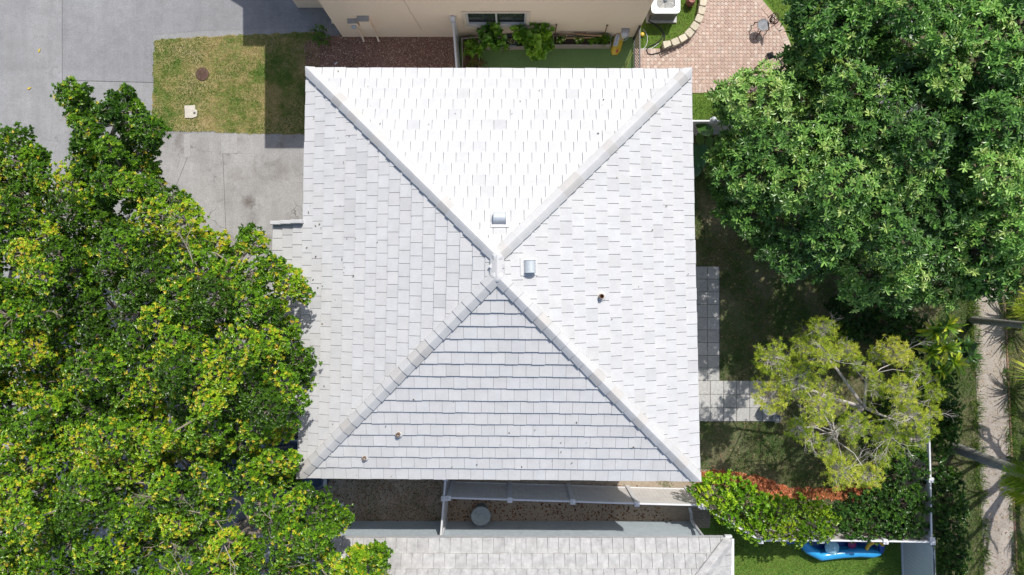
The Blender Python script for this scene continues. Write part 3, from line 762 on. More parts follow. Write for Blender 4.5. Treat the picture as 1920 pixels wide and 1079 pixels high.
# upper storey roof: hip with two steps at the left end so that its shadow steps as it does on the grass
ex = P(497, 0)[0] + KX * 5.3; ey = P(0, 278)[1] + KY * 5.3; ex2 = P(456, 0)[0] + KX * 5.3; ey2 = P(0, 87)[1] + KY * 5.3
ex3 = P(367, 0)[0] + KX * 5.3
rp_ = [(ex, ey), (WX1 + .35, ey), (WX1 + .35, 17.5), (ex3, 17.5), (ex3, ey2 + 2.3), (ex2, ey2 + 1.3), (ex2, ey2), (ex, ey2)]
rm = MB(); rm.prism(rp_, 5.2, 5.33, None, True)
apx = [(-1.5, 12.8, 7.2), (0.5, 12.8, 7.2)]
rr = [(x, y, 5.33) for x, y in rp_]
rm.poly([rr[0], rr[1], apx[1], apx[0]]); rm.poly([rr[1], rr[2], apx[1]]); rm.poly([rr[2], rr[3], apx[0], apx[1]]); rm.poly([rr[3], rr[4], apx[0]]); rm.poly([rr[4], rr[5], apx[0]]); rm.poly([rr[5], rr[6], apx[0]]); rm.poly([rr[6], rr[7], apx[0]]); rm.poly([rr[7], rr[0], apx[0]])
rm.build('roof', M_beige_roof, bh)
MB().prism([(ex2 + .3, ey2 + 1.6), (WX0 - .01, ey2 + 1.6), (WX0 - .01, 17), (ex2 + .3, 17)], 2.36, 5.19).build('upper_wall', M_beige, bh)
# hairline crack and vine mark on the wall
ck = MB(); r = random.Random(3); ptsc = []
for i in range(14):
    f = i / 13; ptsc.append((P(782, 0)[0] * 1.0 + 0.42 * f * .55 + r.uniform(-.015, .015), WY - .002, 3.2 - 2.55 * f))
ck.tube(ptsc, .006, 4); ck.build('cable', plain('tan_cable', (0.34, 0.26, 0.19), .8), bh)
# electricity meters
def meter(name, x0, x1, z0, z1, dep, label, px, round_=False):
    t = empty(name, ((x0 + x1) / 2, WY, z0), label, 'meter box')
    MB().box(((x0 + x1) / 2, WY - dep / 2 - .001, (z0 + z1) / 2), (x1 - x0, dep, z1 - z0), None, None, .012).build('cabinet', M_beige, t)
    MB().box(((x0 + x1) / 2, WY - dep / 2 - .01, z1 + .012), (x1 - x0 + .03, dep + .04, .02), None, None, .006).build('lid', plain('grey_lid', (.34, .33, .32), .6), t)
    MB().tube([(px, WY - .05, z0 + .02), (px, WY - .05, .28), (px + .02, WY - .16, .05)], .032, 8).build('conduit', M_beige, t)
    if round_:
        MB().lathe(((x0 + x1) / 2, WY - dep - .0, z0 + .16), [(.085, 0), (.085, .05), (.06, .09)], 14, None, rot(0, math.pi / 2)).build('dial', M_metal, t, smooth=True)
meter('meter_box', -4.80, -4.46, 1.10, 1.80, .15, 'tall beige meter box on the beige wall, right one of two', -4.50)
meter('meter_box', -5.15, -4.88, 1.18, 1.58, .13, 'short beige meter box with round dial on the beige wall', -5.0, True)

# ------------------------------------------------------------------ neighbour house at the bottom
nh = empty('neighbour_house', (0, -13, 0), 'single storey house with weathered tile roof along the bottom edge', 'house')
SY = (539.5 - 977) * H / F; SX1 = (1296 - 960) * H / F
SE0 = -7.46; EZ = 2.62
EX1 = (1371 - 960) * (H - EZ) / F; EX0 = -6.4; EY1 = -17.5
MB().prism([(EX0 + .45, SY), (SX1 + .0, SY), (SX1, EY1 + .5), (EX0 + .45, EY1 + .5)], 0, EZ - .12).build('wall', M_bluewall, nh)
nctr = (0, -12.5)
nN = Slope((EX0, SE0), (EX1, SE0), EZ, 0.40, nctr); nE = Slope((EX1, SE0), (EX1, EY1), EZ, 0.40, nctr); nS = Slope((EX1, EY1), (EX0, EY1), EZ, 0.40, nctr); nW = Slope((EX0, EY1), (EX0, SE0), EZ, .40, nctr)
q1 = meet(nN, nE, nS); q2 = meet(nN, nW, nS)
rm = MB(); c4 = [Vector((EX0, SE0, EZ)), Vector((EX1, SE0, EZ)), Vector((EX1, EY1, EZ)), Vector((EX0, EY1, EZ))]; c4 = [q + dz for q in c4]
rm.poly([c4[0], c4[1], q1 + dz, q2 + dz]); rm.poly([c4[1], c4[2], q1 + dz]); rm.poly([c4[2], c4[3], q2 + dz, q1 + dz]); rm.poly([c4[3], c4[0], q2 + dz])
lo = [q - Vector((0, 0, .16)) for q in c4]
for i in range(4): rm.poly([c4[i], c4[(i + 1) % 4], lo[(i + 1) % 4], lo[i]])
rm.poly(lo[::-1])
nroof = rm.build('roof', M_underlay, nh)
def old_tint(r):
    t = r.uniform(.39, .425)
    if r.random() < .15: t *= .93
    return (t * 1.0, t * .995, t * .985)
pn = tile_polys(nN, (nE, nW), 0.398, 0.322, 5.1, 21, off_step=0.5) 
pn = [(t, b, r_) if ccw(t) else (t[::-1], b[::-1], r_) for t, b, r_ in pn]
place_tiles(nroof, [q for q in pn if q[2] < 4], M_tile_old, old_tint, 300, 31)
rest = MB(); rr_ = random.Random(5)
pe = tile_polys(nE, (nN, nS), 0.398, 0.322, 5.1, 22); pe = [(t, b, r_) if ccw(t) else (t[::-1], b[::-1], r_) for t, b, r_ in pe]
for t, b, _ in [q for q in pn if q[2] >= 4] + pe: rest.extr(t, b, old_tint(rr_))
rest.build('roof_tile', M_tile_old, nroof, 'stuff', fix=False)
a, b = hipline(Vector((EX1, SE0, EZ + .03)), q1 + up)
ridge_caps(nroof, a, b, .28, .28, 'hip_tile', M_tile_old, old_tint, 20, 41, .19, .085, .02)
gb = MB(); gb.beam((EX1 + .03, SE0 - .05, EZ - .03), (EX1 + .03, EY1, EZ - .03), .05, .12); gb.box((EX1 - .08, SE0 + .03, EZ - .03), (.2, .06, .11))
gb.build('gutter', M_white, nh)
dsp = MB(); zt = 2.5
dsp.tube([(SX1 + .07, SY + .06, .06), (SX1 + .02, SY + .10, .12), (SX1 + .03, SY + .06, .3)], .045, 8)
dp = empty('downspout', (SX1, SY, 0), 'white bent downspout at the corner of the bottom house', 'downspout')
pts = [P(1293, 952, .04), P(1296, 964, .12), P(1297, 977, .5), P(1307, 992, 1.2), P(1320, 1009, 2.4)]
pts = [(a_, max(b_, SY - 0.2), c_) for a_, b_, c_ in pts]
MB().tube(pts, .05, 8).build('pipe', M_white, dp, smooth=True)
MB().tube([pts[2], (pts[2][0], pts[2][1], pts[2][2] + .05)], .058, 8).build('bracket', M_metal, dp)
sp = MB().box(P(642.5, 953, .1), (.09, .36, .16), None, None, .02).build('splash_spout', M_white); tagit(sp, 'short white spout lying on the leafy dirt by the left trees', 'spout')

# ------------------------------------------------------------------ vinyl fences
FH = 1.80
def vinyl_fence(label, pts, posts=True, group='white vinyl fences', step=2.0, mat_b=None, extra_first=True, cap_h=.10, ctrl=None):
    """pts: world xy of the fence line; posts at every given point; each bay > boards (joined, a few pixels each), rails"""
    c = pts[0]; t = empty('vinyl_fence', (c[0], c[1], 0), label, 'fence', group)
    for i in range(len(pts) - 1):
        a = Vector((*pts[i], 0)); b = Vector((*pts[i + 1], 0)); d = (b - a); L = d.length; d.normalize(); M = frame((0, 0, 1), d)
        bd = MB(); n = max(2, int(L / .125))
        for k in range(n):
            s = (k + .5) * L / n; bd.box(a + d * s + Vector((0, 0, FH / 2)), (L / n - .004, .024, FH - .16), Matrix((d, d.cross(Vector((0, 0, 1))) * -1, Vector((0, 0, 1)))).transposed())
        bd.build('boards', mat_b or M_fenceboard, t, 'stuff')
        for z in (.09, FH - .06):
            MB().beam(a + d * .06 + Vector((0, 0, z)), b - d * .06 + Vector((0, 0, z)), .10 if z < .5 else .13, .055, None, .01).build('rail', M_white, t) if abs(d.x) > -1 else None
    if posts:
        for q in pts:
            p_ = MB().box((q[0], q[1], (FH + .02) / 2), (.125, .125, FH + .02)).build('post', M_white, t)
            cp = MB(); cp.box((q[0], q[1], FH + .035), (.16, .16, .03), None, None, .008)
            cp.lathe((q[0], q[1], FH + .05), [(.085, 0), (.012, .045)], 4); cp.build('post_cap', M_white, p_)
    return t
def top(px, py): return P(px, py, FH)[:2]
vinyl_fence('long grey boarded vinyl fence between the two white roofs, half in shade', [top(841, 934), top(956, 937.5), top(1074, 941), top(1194, 945), top(1313, 948)])
vinyl_fence('short white fence joining the big house and the bottom house, beside the trash can', [top(835, 896), top(832, 935), (top(826, 1003)[0], SY + .08)])
vinyl_fence('white fence running diagonally under the bright hedge', [top(1317, 950), top(1424, 1013)], True)
vinyl_fence('white fence behind the blue inflatable pool below the hedge', [top(1426, 1014.5), top(1541, 1014), top(1660, 1015.5), top(1748, 1017)])
vinyl_fence('white fence along the dark shrubs at the far right of the garden', [top(1742, 780), top(1745, 900), top(1747, 1012)], True)
vinyl_fence('short white fence beside the brown mulch and the beige house', [(top(849, 32)[0], WY - .08), top(858.5, 165)], True)
fg = vinyl_fence('white fence with a round post top reaching under the large right tree', [top(1270, 227), top(1336, 227), top(1440, 228)], True)
kb = MB(); kb.lathe((*top(1336, 227), FH + .06), [(.05, 0), (.085, .05), (.10, .10), (.07, .17), (.02, .2)], 12); kb.build('finial', M_metal, fg, smooth=True)
fm = vinyl_fence('pale fence with a moss speckled top running down out of the picture', [top(1749, 1022), top(1753, 1130)], False, mat_b=M_white)
M_moss = ground_mat('mossy_vinyl', [(0.35, (0.05, 0.06, 0.05)), (0.5, (0.20, 0.22, 0.22)), (0.65, (0.60, 0.62, 0.64))], 2.0, 30, .3, None, .7, .3, .01, 12)
MB().beam((*top(1749, 1024), FH + .022), (*top(1753, 1130), FH + .022), .14, .03, None, .006).build('cap_rail', M_moss, fm)

# black metal picket fence
bf = empty('metal_fence', (4.08, 7, 0), 'black metal picket fence at the end of the artificial turf', 'fence')
fx = P(1199.5, 60, 1.15)[0]; y0 = 5.2; y1 = WY - .08
for z in (.18, 1.15): MB().box((fx, (y0 + y1) / 2, z), (.045, y1 - y0, .04)).build('rail', M_black, bf)
n = int((y1 - y0) / .105)
for k in range(n + 1):
    y = y0 + (y1 - y0) * k / n; big = k in (0, n // 2, n)
    MB().box((fx, y, .58), (.05 if big else .018, .05 if big else .018, 1.2 if big else 1.14)).build('picket', M_black, bf)

# ------------------------------------------------------------------ objects beside the beige house
def planter(label, x0, x1, y0, y1, h, rs):
    t = empty('planter_box', ((x0 + x1) / 2, (y0 + y1) / 2, 0), label, 'planter')
    MB().box(((x0 + x1) / 2, y0 + .015, h / 2 + .01), (x1 - x0, .03, h), None, None, .005).build('front_board', M_wood, t)
    MB().box(((x0 + x1) / 2, y1 - .015, h / 2 + .01), (x1 - x0, .03, h), None, None, .005).build('back_board', M_wood, t)
    for x in (x0 + .015, x1 - .015): MB().box((x, (y0 + y1) / 2, h / 2 + .01), (.03, y1 - y0 - .062, h), None, None, .005).build('end_board', M_wood, t)
    r = random.Random(rs); m = MB(); nx = 12
    for i in range(nx):
        a = x0 + .032 + (x1 - x0 - .064) * i / nx; b = x0 + .032 + (x1 - x0 - .064) * (i + 1) / nx
        m.poly([(a, y0 + .032, h - .07), (b, y0 + .032, h - .07), (b, y1 - .032, h - .06), (a, y1 - .032, h - .06)])
    m.build('soil', M_soil, t); return t
px1 = lambda x, z=0: P(x, 0, z)[0]
planter('grey board planter box under the window, leafy shrubs growing at both ends', px1(912, .3), px1(1004, .3), 8.00, 8.34, .30, 1)
planter('long grey board planter box with small flowers by the yellow bag', px1(1037, .34), px1(1146, .34), 8.04, 8.38, .34, 2)
tub = empty('plant_tub', (*P(958, 78)[:2], 0), 'slate blue square tub of white flowers inside the planter under the window', 'flower tub')
cx, cy = P(958, 78, .35)[:2]
for dx, dy, sx, sy in ((-.17, 0, .02, .32), (.17, 0, .02, .32), (0, -.15, .32, .02), (0, .15, .32, .02)):
    MB().box((cx + dx, cy + dy, .22), (sx, sy, .40)).build('side', plain('slate_tub', (.16, .20, .24), .6), tub)
MB().box((cx, cy, .36), (.318, .278, .02)).build('soil', M_soil, tub)

# timber offcuts behind the planter
pl = [((1046, 66), (1098, 62), .06, .55, .5), ((1075, 64), (1128, 68), .05, .45, .62), ((1092, 58), (1136, 66), .05, .5, .42), ((1060, 70), (1115, 71), .08, .40, .40)]
for i, (a, b, wd_, za, zb) in enumerate(pl):
    A = PV(*a, za); B = PV(*b, zb); A.y = min(A.y, WY - .05); B.y = min(B.y, WY - .05 - .01 * i); A.y -= .012 * i
    o = MB().beam(A, B, wd_, .025, None, .004).build('timber_batten', M_wood2 if i % 2 == 0 else plain('tan_timber', (.40, .26, .14), .8, 0, .2, 12, .2))
    tagit(o, ['dark timber batten at the left end of the pile behind the long planter', 'tan timber batten lying across the middle of the pile behind the long planter',
              'dark timber batten slanting highest against the wall behind the long planter', 'tan timber batten lowest against the back of the long planter'][i], 'batten', 'timber battens behind the planter')
for px_, hh, lb in ((1042, .9, 'thin brown stake against the beige wall beside the tallest leafy shrub'), (1136, .85, 'thin brown stake against the beige wall behind the yellow bag')):
    st = empty('garden_stake', (px1(px_, .8), WY - .06, 0), lb, 'stake', 'stakes against the beige wall')
    MB().tube([(px1(px_, .8), WY - .12, 0), (px1(px_, .8), WY - .03, hh + .25)], .017, 6).build('pole', M_wood2, st)
    MB().box((px1(px_, .8), WY - .03, hh + .26), (.07, .03, .03), None, None, .006).build('cap', M_wood2, st)

# yellow bag of soil standing half open
bag = empty('soil_bag', PV(1157, 90), 'yellow and white plastic bag slumped against the end of the planter', 'bag')
M_yel = plain('yellow_plastic', (.62, .42, .03), .35, 0, .12, 6, .15); M_bagw = plain('white_bag_panel', (.50, .53, .60), .4, 0, .2, 9, .2); M_red = plain('red_print', (.55, .06, .08), .5)
def bag_pt(u, v, s):
    # u across -1..1, v along 0..1 (v=1 near the wall, raised), s top/bottom
    wdt = .17 * (1 - .55 * max(0, (.3 - v) / .3) ** 1.5) * (1 - .15 * max(0, v - .8) / .2)
    base = Vector(P(1152, 105, 0)).lerp(Vector(P(1160, 71, .0)), v)
    ht = .04 + .12 * math.sin(math.pi * min(1, v * .75 + .12)) * math.sqrt(max(0, 1 - u * u)) + .26 * v * v
    wr = .012 * math.sin(9 * v + 4 * u) * (1 - u * u)
    return base + Vector((u * wdt, -.0, (ht + wr) if s else max(0, ht - .10 - .12 * (1 - abs(u)))))
bmx = MB(); nu, nv = 10, 14
for s in (1, 0):
    b0 = len(bmx.v)
    for j in range(nv + 1):
        for i in range(nu + 1): bmx.v.append(tuple(bag_pt(-1 + 2 * i / nu, j / nv, s)))
    for j in range(nv):
        for i in range(nu): bmx.f.append((b0 + j * (nu + 1) + i, b0 + j * (nu + 1) + i + 1, b0 + (j + 1) * (nu + 1) + i + 1, b0 + (j + 1) * (nu + 1) + i)); bmx.c.append((1, 1, 1))
bmx.build('sack', M_yel, bag, smooth=True)
for nm, ua, ub, va, vb, mt in (('panel', -.85, .05, .42, .97, M_bagw), ('stripe', -.42, -.30, .46, .95, plain('grey_print', (.25, .27, .32), .5)), ('badge', .1, .55, .12, .26, M_red)):
    q = MB(); nn = 6
    g_ = [[bag_pt(ua + (ub - ua) * i / nn, va + (vb - va) * j / nn, 1) + Vector((0, 0, .004 if nm != 'stripe' else .007)) for i in range(nn + 1)] for j in range(nn + 1)]
    for j in range(nn):
        for i in range(nn): q.poly([g_[j][i], g_[j][i + 1], g_[j + 1][i + 1], g_[j + 1][i]])
    q.build(nm, mt, bag, smooth=True)
# hose bib box with wire loop
hb = empty('wall_lamp', (*P(1171, 64, 1.0)[:2], .55), 'small white round lamp with wire guard low on the beige wall', 'lamp')
hx = P(1171, 66, .6)[0]
MB().box((hx, WY - .06, .78), (.26, .12, .06), None, None, .01).build('hood', plain('grey_hood', (.36, .35, .36), .5), hb)
MB().lathe((hx, WY - .13, .60), [(.10, -.12), (.125, 0), (.12, .12), (.06, .14)], 14).build('globe', M_white, hb, smooth=True)
MB().tube([(hx + .15 * math.cos(a), WY - .14 + .15 * math.sin(a), .50) for a in [math.pi + math.pi * k / 10 for k in range(11)]], .010, 5).build('guard', M_metal, hb)
for i, (a, b) in enumerate((((1169, 132), (1184, 96)), ((1172, 132), (1186, 99)))):
    o = MB().tube([PV(*a, .05), PV(*b, .35 + .02 * i)], .012, 6).build('green_cane', plain('yellow_green_cane', (.36, .42, .10), .6)); tagit(o, ['yellow green cane leaning toward the black picket fence, left of the pair', 'yellow green cane leaning toward the black picket fence, right of the pair'][i], 'cane', 'canes by the picket fence')
# beige pipe frame round the plants by the short white fence
pf = empty('pipe_frame', PV(885, 95), 'thin beige pipe frame standing round plants beside the short white fence', 'pipe frame')
fz = .42; A = PV(866, 73, fz); B = PV(898, 70, fz); C_ = PV(868, 150, fz); D_ = PV(899, 150, fz)
M_pvc = plain('beige_pipe', (.50, .44, .38), .5)
for a, b in ((A, B), (A, C_), (B, D_)): MB().tube([a, b], .018, 7).build('pipe', M_pvc, pf)
for q in (A, B, C_, D_): MB().tube([(q.x, q.y, 0), (q.x, q.y, q.z + .02)], .022, 7).build('leg', M_pvc, pf)
o = MB().prism(wpoly([(867, 70), (899, 70), (899, 150), (867, 150)]), .02, .05, cap=False).build('plant_bed', M_mulch); o['kind'] = 'structure'

# ------------------------------------------------------------------ air conditioner
ac = empty('air_conditioner', PV(1240, 22), 'square air conditioning unit with round fan grille beside the beige house', 'air conditioner')
ah = .72; ax0, ax1 = px1(1222, ah), px1(1275, ah); ay0 = P(0, 25, ah)[1]; aw = ax1 - ax0; ay1 = ay0 + aw
acx, acy = (ax0 + ax1) / 2, (ay0 + ay1) / 2
MB().box((acx, acy, .04), (aw + .10, aw + .12, .08), None, None, .01).build('pad', M_concrete, ac)
def rsq(cx, cy, h, r, n=6):
    o = []
    for qx, qy, a0 in ((1, 1, 0), (-1, 1, .5), (-1, -1, 1), (1, -1, 1.5)):
        for k in range(n + 1):
            a = math.pi * (a0 + .5 * k / n); o.append((cx + qx * (h - r) + r * math.cos(a), cy + qy * (h - r) + r * math.sin(a)))
    return o
MB().prism(rsq(acx, acy, aw / 2 - .02, .10), .083, ah - .05).build('casing', plain('grey_coil_casing', (.20, .20, .19), .5, .3), ac)
lv = MB()
for k in range(14):
    z = .12 + k * (ah - .22) / 14; o1 = rsq(acx, acy, aw / 2 - .005, .11); o2 = rsq(acx, acy, aw / 2 - .03, .10)
    lv.extr([(x, y, z + .015) for x, y in o1], [(x, y, z) for x, y in o1], None, True)
lv.build('louvre', plain('grey_louvre', (.30, .29, .27), .5, .3), ac, 'stuff')
lid = MB(); ro = rsq(acx, acy, aw / 2 + .008, .12); nn = len(ro); Ri = aw * .40
ri = []
for x, y in ro:
    a = math.atan2(y - acy, x - acx); ri.append((acx + Ri * math.cos(a), acy + Ri * math.sin(a)))
lid.v = [(x, y, ah) for x, y in ro] + [(x, y, ah + .01) for x, y in ri] + [(x, y, ah - .06) for x, y in ro] + [(x, y, ah - .10) for x, y in ri]
for i in range(nn):
    j = (i + 1) % nn; lid.f += [(i, j, nn + j, nn + i), (i, 2 * nn + i, 2 * nn + j, j), (nn + i, nn + j, 3 * nn + j, 3 * nn + i)]; lid.c += [(1, 1, 1)] * 3
lid.build('top_cover', plain('pale_grey_cover', (.55, .57, .60), .45, .2, .05), ac, smooth=True)
MB().lathe((acx, acy, ah - .12), [(Ri, 0), (Ri * .5, .002), (.01, .004)], 24).build('well', plain('dark_well', (.06, .09, .11), .6), ac)
fb = MB()
for k in range(5):
    a = 2 * math.pi * k / 5 + .3; u = Vector((math.cos(a), math.sin(a), 0)); v = Vector((-u.y, u.x, 0)); c0 = Vector((acx, acy, ah - .07))
    fb.extr([c0 + u * .05 - v * .03, c0 + u * Ri * .93 - v * .10 + Vector((0, 0, .03)), c0 + u * Ri * .93 + v * .09 - Vector((0, 0, .02)), c0 + u * .05 + v * .03],
            [c0 + u * .05 - v * .03 - Vector((0, 0, .006)), c0 + u * Ri * .93 - v * .10 + Vector((0, 0, .024)), c0 + u * Ri * .93 + v * .09 - Vector((0, 0, .026)), c0 + u * .05 + v * .03 - Vector((0, 0, .006))], None, True)
fb.build('fan', M_metal, ac)
gr = MB()
for k in range(10):
    R = Ri * (k + 1) / 10; gr.tube([(acx + R * math.cos(2 * math.pi * q / 28), acy + R * math.sin(2 * math.pi * q / 28), ah + .012) for q in range(29)], .004, 4, None, False)
for k in range(8):
    a = 2 * math.pi * k / 8; gr.tube([(acx, acy, ah + .02), (acx + Ri * math.cos(a), acy + Ri * math.sin(a), ah + .018)], .005, 4)
gr.build('grille', M_metal, ac); MB().lathe((acx, acy, ah + .02), [(.07, 0), (.06, .025), (.02, .03)], 14).build('hub', M_metal, ac, smooth=True)
cb = MB().tube([(ax0 + .05, ay0 + .1, .5), (ax0 - .02, ay0 - .1, .3), *[P(a, b, .03) for a, b in ((1228, 46), (1240, 56), (1246, 66), (1245, 80))]], .022, 6).build('power_cable', M_black, ac)
hp = [(1245, 62), (1240, 74), (1230, 82), (1218, 87), (1212, 94), (1215, 101), (1222, 102.5), (1236, 99), (1246, 95), (1250, 90), (1262, 85)]
hz = [.03, .03, .03, .03, .04, .04, .04, .05, .26, .30, .30]
o = MB().tube([P(a, b, z) for (a, b), z in zip(hp, hz)], .018, 7).build('garden_hose', M_black, smooth=True); tagit(o, 'black garden hose looped over the end of the stone edging', 'hose')
o = MB().tube([P(1200 + 14 * math.cos(a), 74 + 20 * math.sin(a), .03) for a in np.linspace(-1.2, 1.5, 14)] + [P(1222, 91, .03), P(1235, 82, .03)], .010, 5).build('white_tubing', M_white, smooth=True); tagit(o, 'thin pale tubing curling on the grass at the foot of the picket fence', 'tubing')
o = MB(); o.lathe(P(1204.5, 65, .06), [(.0, -.05), (.06, -.03), (.07, .02), (.03, .06)], 10); o = o.build('yellow_ball', M_yel, None, smooth=True); tagit(o, 'small yellow ball on the grass beside the black picket fence', 'ball')
pot = empty('terracotta_pot', PV(1296, 4), 'dark red jar at the top edge on the planting bed grass', 'jar'); pc = P(1295, 3, .2)
MB().lathe((pc[0], pc[1], 0), [(.08, 0), (.15, .12), (.15, .22), (.09, .33), (.10, .36), (.07, .36), (.06, .3)], 16).build('body', plain('terracotta', (.28, .10, .08), .6), pot, smooth=True)
MB().lathe((pc[0], pc[1], .29), [(.06, 0), (.01, .01)], 12).build('mouth', M_dark, pot)

# ------------------------------------------------------------------ stone edging: every stone a part
ed = empty('stone_edging', PV(1290, 60), 'curved edging of two courses of cream stones round the planting bed', 'edging')
arc = [(1240, 90), (1262, 85), (1284, 73), (1299, 56), (1309, 38), (1314, 18), (1317, -14)]
def along(path, s):
    L = [math.dist(path[i], path[i + 1]) for i in range(len(path) - 1)]; T = sum(L); s *= T
    for i, l in enumerate(L):
        if s <= l or i == len(L) - 1:
            f = s / l; return (path[i][0] + (path[i + 1][0] - path[i][0]) * f, path[i][1] + (path[i + 1][1] - path[i][1]) * f)
        s -= l
r = random.Random(12); wa = wpoly(arc)
for course, (nst, z0_, z1_, wdt, col) in enumerate(((9, 0, .13, .20, (.42, .34, .24)), (9, .133, .27, .25, (.52, .47, .37)))):
    for k in range(nst):
        o_ = .5 if course == 0 else 0
        a = Vector(along(wa, max(0, (k + .035 - o_ * .6) / nst))); b = Vector(along(wa, min(1, max(0.03, (k + .965 - o_ * .6) / nst)))); d = (b - a).normalized(); nn = Vector((-d.y, d.x))
        w1 = wdt * r.uniform(.85, 1.1) / 2; w2 = wdt * r.uniform(.85, 1.1) / 2; dz_ = r.uniform(-.012, .012)
        out = [a + nn * w1 + d * .02, b + nn * w2 - d * .02, b + nn * (w2 - .04), b - nn * (w2 - .03), b - nn * w2 - d * .03, a - nn * w1 + d * .03, a - nn * (w1 - .03), a + nn * (w1 - .04)]
        cc = sum(out, Vector((0, 0))) / 8; t_ = r.uniform(.88, 1.1); cl = tuple(min(1, q * t_) for q in col)
        m = MB(); m.v = [(*(cc + (p - cc) * .9), z1_ + dz_) for p in out] + [(*p, z1_ + dz_ - .025) for p in out] + [(*p, z0_) for p in out]
        m.f = [tuple(range(8))] + [(i, 8 + i, 8 + (i + 1) % 8, (i + 1) % 8) for i in range(8)] + [(8 + i, 16 + i, 16 + (i + 1) % 8, 8 + (i + 1) % 8) for i in range(8)] + [tuple(range(23, 15, -1))]
        m.c = [cl] * len(m.f); m.build('stone', M_stone_attr, ed)

# ------------------------------------------------------------------ iron bistro chair and lamp post on the patio
ch = empty('bistro_chair', PV(1426, 52), 'ornate cast iron bistro chair with dark round seat on the patio', 'chair')
sx, sy = P(1431, 47, .45)[:2]; c0 = Vector((sx, sy, .45))
MB().lathe(c0, [(.19, -.015), (.20, .0), (.195, .012), (.16, .006), (.05, .014), (.01, .016)], 22).build('seat', plain('slate_iron_seat', (.11, .12, .135), .55, .3, .3), ch, smooth=True)
bdir = Vector((.93, .36, 0)).normalized(); bs = Vector((-bdir.y, bdir.x, 0))
for i, (u, v) in enumerate(((.14, .14), (.14, -.14), (-.13, .15), (-.13, -.15))):
    p0 = c0 + bdir * u + bs * v - Vector((0, 0, .012)); o_ = (bdir * u + bs * v).normalized()
    lg = MB().tube([p0, p0 + o_ * .07 - Vector((0, 0, .12)), p0 + o_ * .03 - Vector((0, 0, .28)), p0 + o_ * .09 - Vector((0, 0, .42))], [.016, .02, .013, .012], 7).build('leg', M_iron, ch, smooth=True)
    MB().lathe(p0 + o_ * .09 - Vector((0, 0, .436)), [(.0, 0), (.025, .004), (.022, .025), (.0, .035)], 8).build('foot', M_iron, lg)
bk = MB(); base = c0 + bdir * .19
def bp(u, h): return base + bs * u + bdir * (.04 + .12 * h / .45) + Vector((0, 0, h))
outl = [bp(.17 * math.cos(a) * (1 if math.sin(a) > 0 else .8), .24 + .22 * math.sin(a)) for a in np.linspace(-.5 * math.pi, 1.5 * math.pi, 33)]
bk.tube(outl, .016, 6, None, False)
for k in range(-3, 4): bk.tube([bp(0, .03), bp(.05 * k, .20), bp(.048 * k, .44 - .012 * k * k)], .009, 5)
for s_ in (-1, 1):
    for cu, chh, rr_ in ((.07, .32, .045), (.09, .18, .04), (.035, .24, .03)):
        bk.tube([bp(s_ * cu + rr_ * math.cos(a) * (1 - a / 14), chh + rr_ * math.sin(a) * (1 - a / 14)) for a in np.linspace(0, 7.5, 16)], .009, 5)
bk.build('backrest', M_iron, ch, smooth=True)
o = MB(); o.tube([bp(.16, .0), bp(.17, .2)], .014, 6); o.tube([bp(-.16, .0), bp(-.17, .2)], .014, 6); o.build('back_post', M_iron, ch)

lp = empty('lamp_post', PV(1402, 142), 'slim black lamp post with square lantern at the edge of the patio', 'lamp post')
lx, ly = P(1404, 141)[:2]
MB().lathe((lx, ly, .014), [(.12, 0), (.12, .04), (.085, .1), (.075, .35), (.05, .42), (.042, 1.62), (.055, 1.66)], 14).build('post', plain('bronze_black', (.05, .035, .03), .5, .4, .3), lp, smooth=True)
ln = MB(); 
for a in range(4):
    q = a * math.pi / 2 + math.pi / 4 + .3; ln.tube([(lx + .075 * math.cos(q), ly + .075 * math.sin(q), 1.67), (lx + .115 * math.cos(q), ly + .115 * math.sin(q), 1.92)], .010, 4)
ln.build('cage', M_black, lp); MB().lathe((lx, ly, 1.675), [(.07, 0), (.105, .23)], 4, None, rot(.3 + math.pi / 4)).build('glass', M_glass, lp)
MB().lathe((lx, ly, 1.92), [(.14, 0), (.135, .02), (.09, .05), (.03, .09), (.01, .12)], 4, None, rot(.3 + math.pi / 4)).build('lid', M_black, lp)

# ------------------------------------------------------------------ covers in the lawn, litter
mh = empty('manhole_cover', PV(380, 140), 'round rusty brown manhole cover in the dry front lawn', 'manhole cover')
c = P(380, 140)
MB().lathe((c[0], c[1], .0), [(.22, 0), (.22, .035), (.185, .04)], 26).build('ring', M_iron, mh)
MB().lathe((c[0], c[1], .03), [(.18, 0), (.178, .012), (.02, .014)], 26).build('lid', plain('rusty_lid', (.13, .075, .055), .8, .2, .4, 16, .3), mh)
rb = MB()
for k in range(6):
    for s_ in range(-3, 4):
        pass
for i in range(-4, 5):
    hw = math.sqrt(max(0, .155 ** 2 - (i * .035) ** 2)); rb.box((c[0], c[1] + i * .035, .047), (2 * hw, .012, .008))
rb.build('tread', M_iron, mh)
vb = empty('valve_box', PV(358, 210), 'pale concrete valve box lid with dark hole in the dry front lawn', 'valve box')
xy = wpoly([(347, 199), (367, 198), (367, 205), (371, 209), (370, 219), (362, 222), (348, 222)])
MB().prism(xy, 0, .045).build('lid', plain('pale_lid', (.50, .46, .40), .85, 0, .15), vb)
c = P(368, 213); MB().lathe((c[0] - .04, c[1], .046), [(.045, 0), (.03, .003)], 12).build('hole', plain('dull_hole', (.10, .10, .08), .9), vb)
o = MB().box(P(630, 119, .03), (.11, .045, .02), rot(.8), None, .006).build('paper_scrap', M_white); tagit(o, 'small white scrap on the brown mulch near the roof corner', 'litter')
yl = [(74, 95, .5, 'upper of the two yellow leaves on the road'), (55, 166, 1.2, 'lower of the two yellow leaves on the road')]
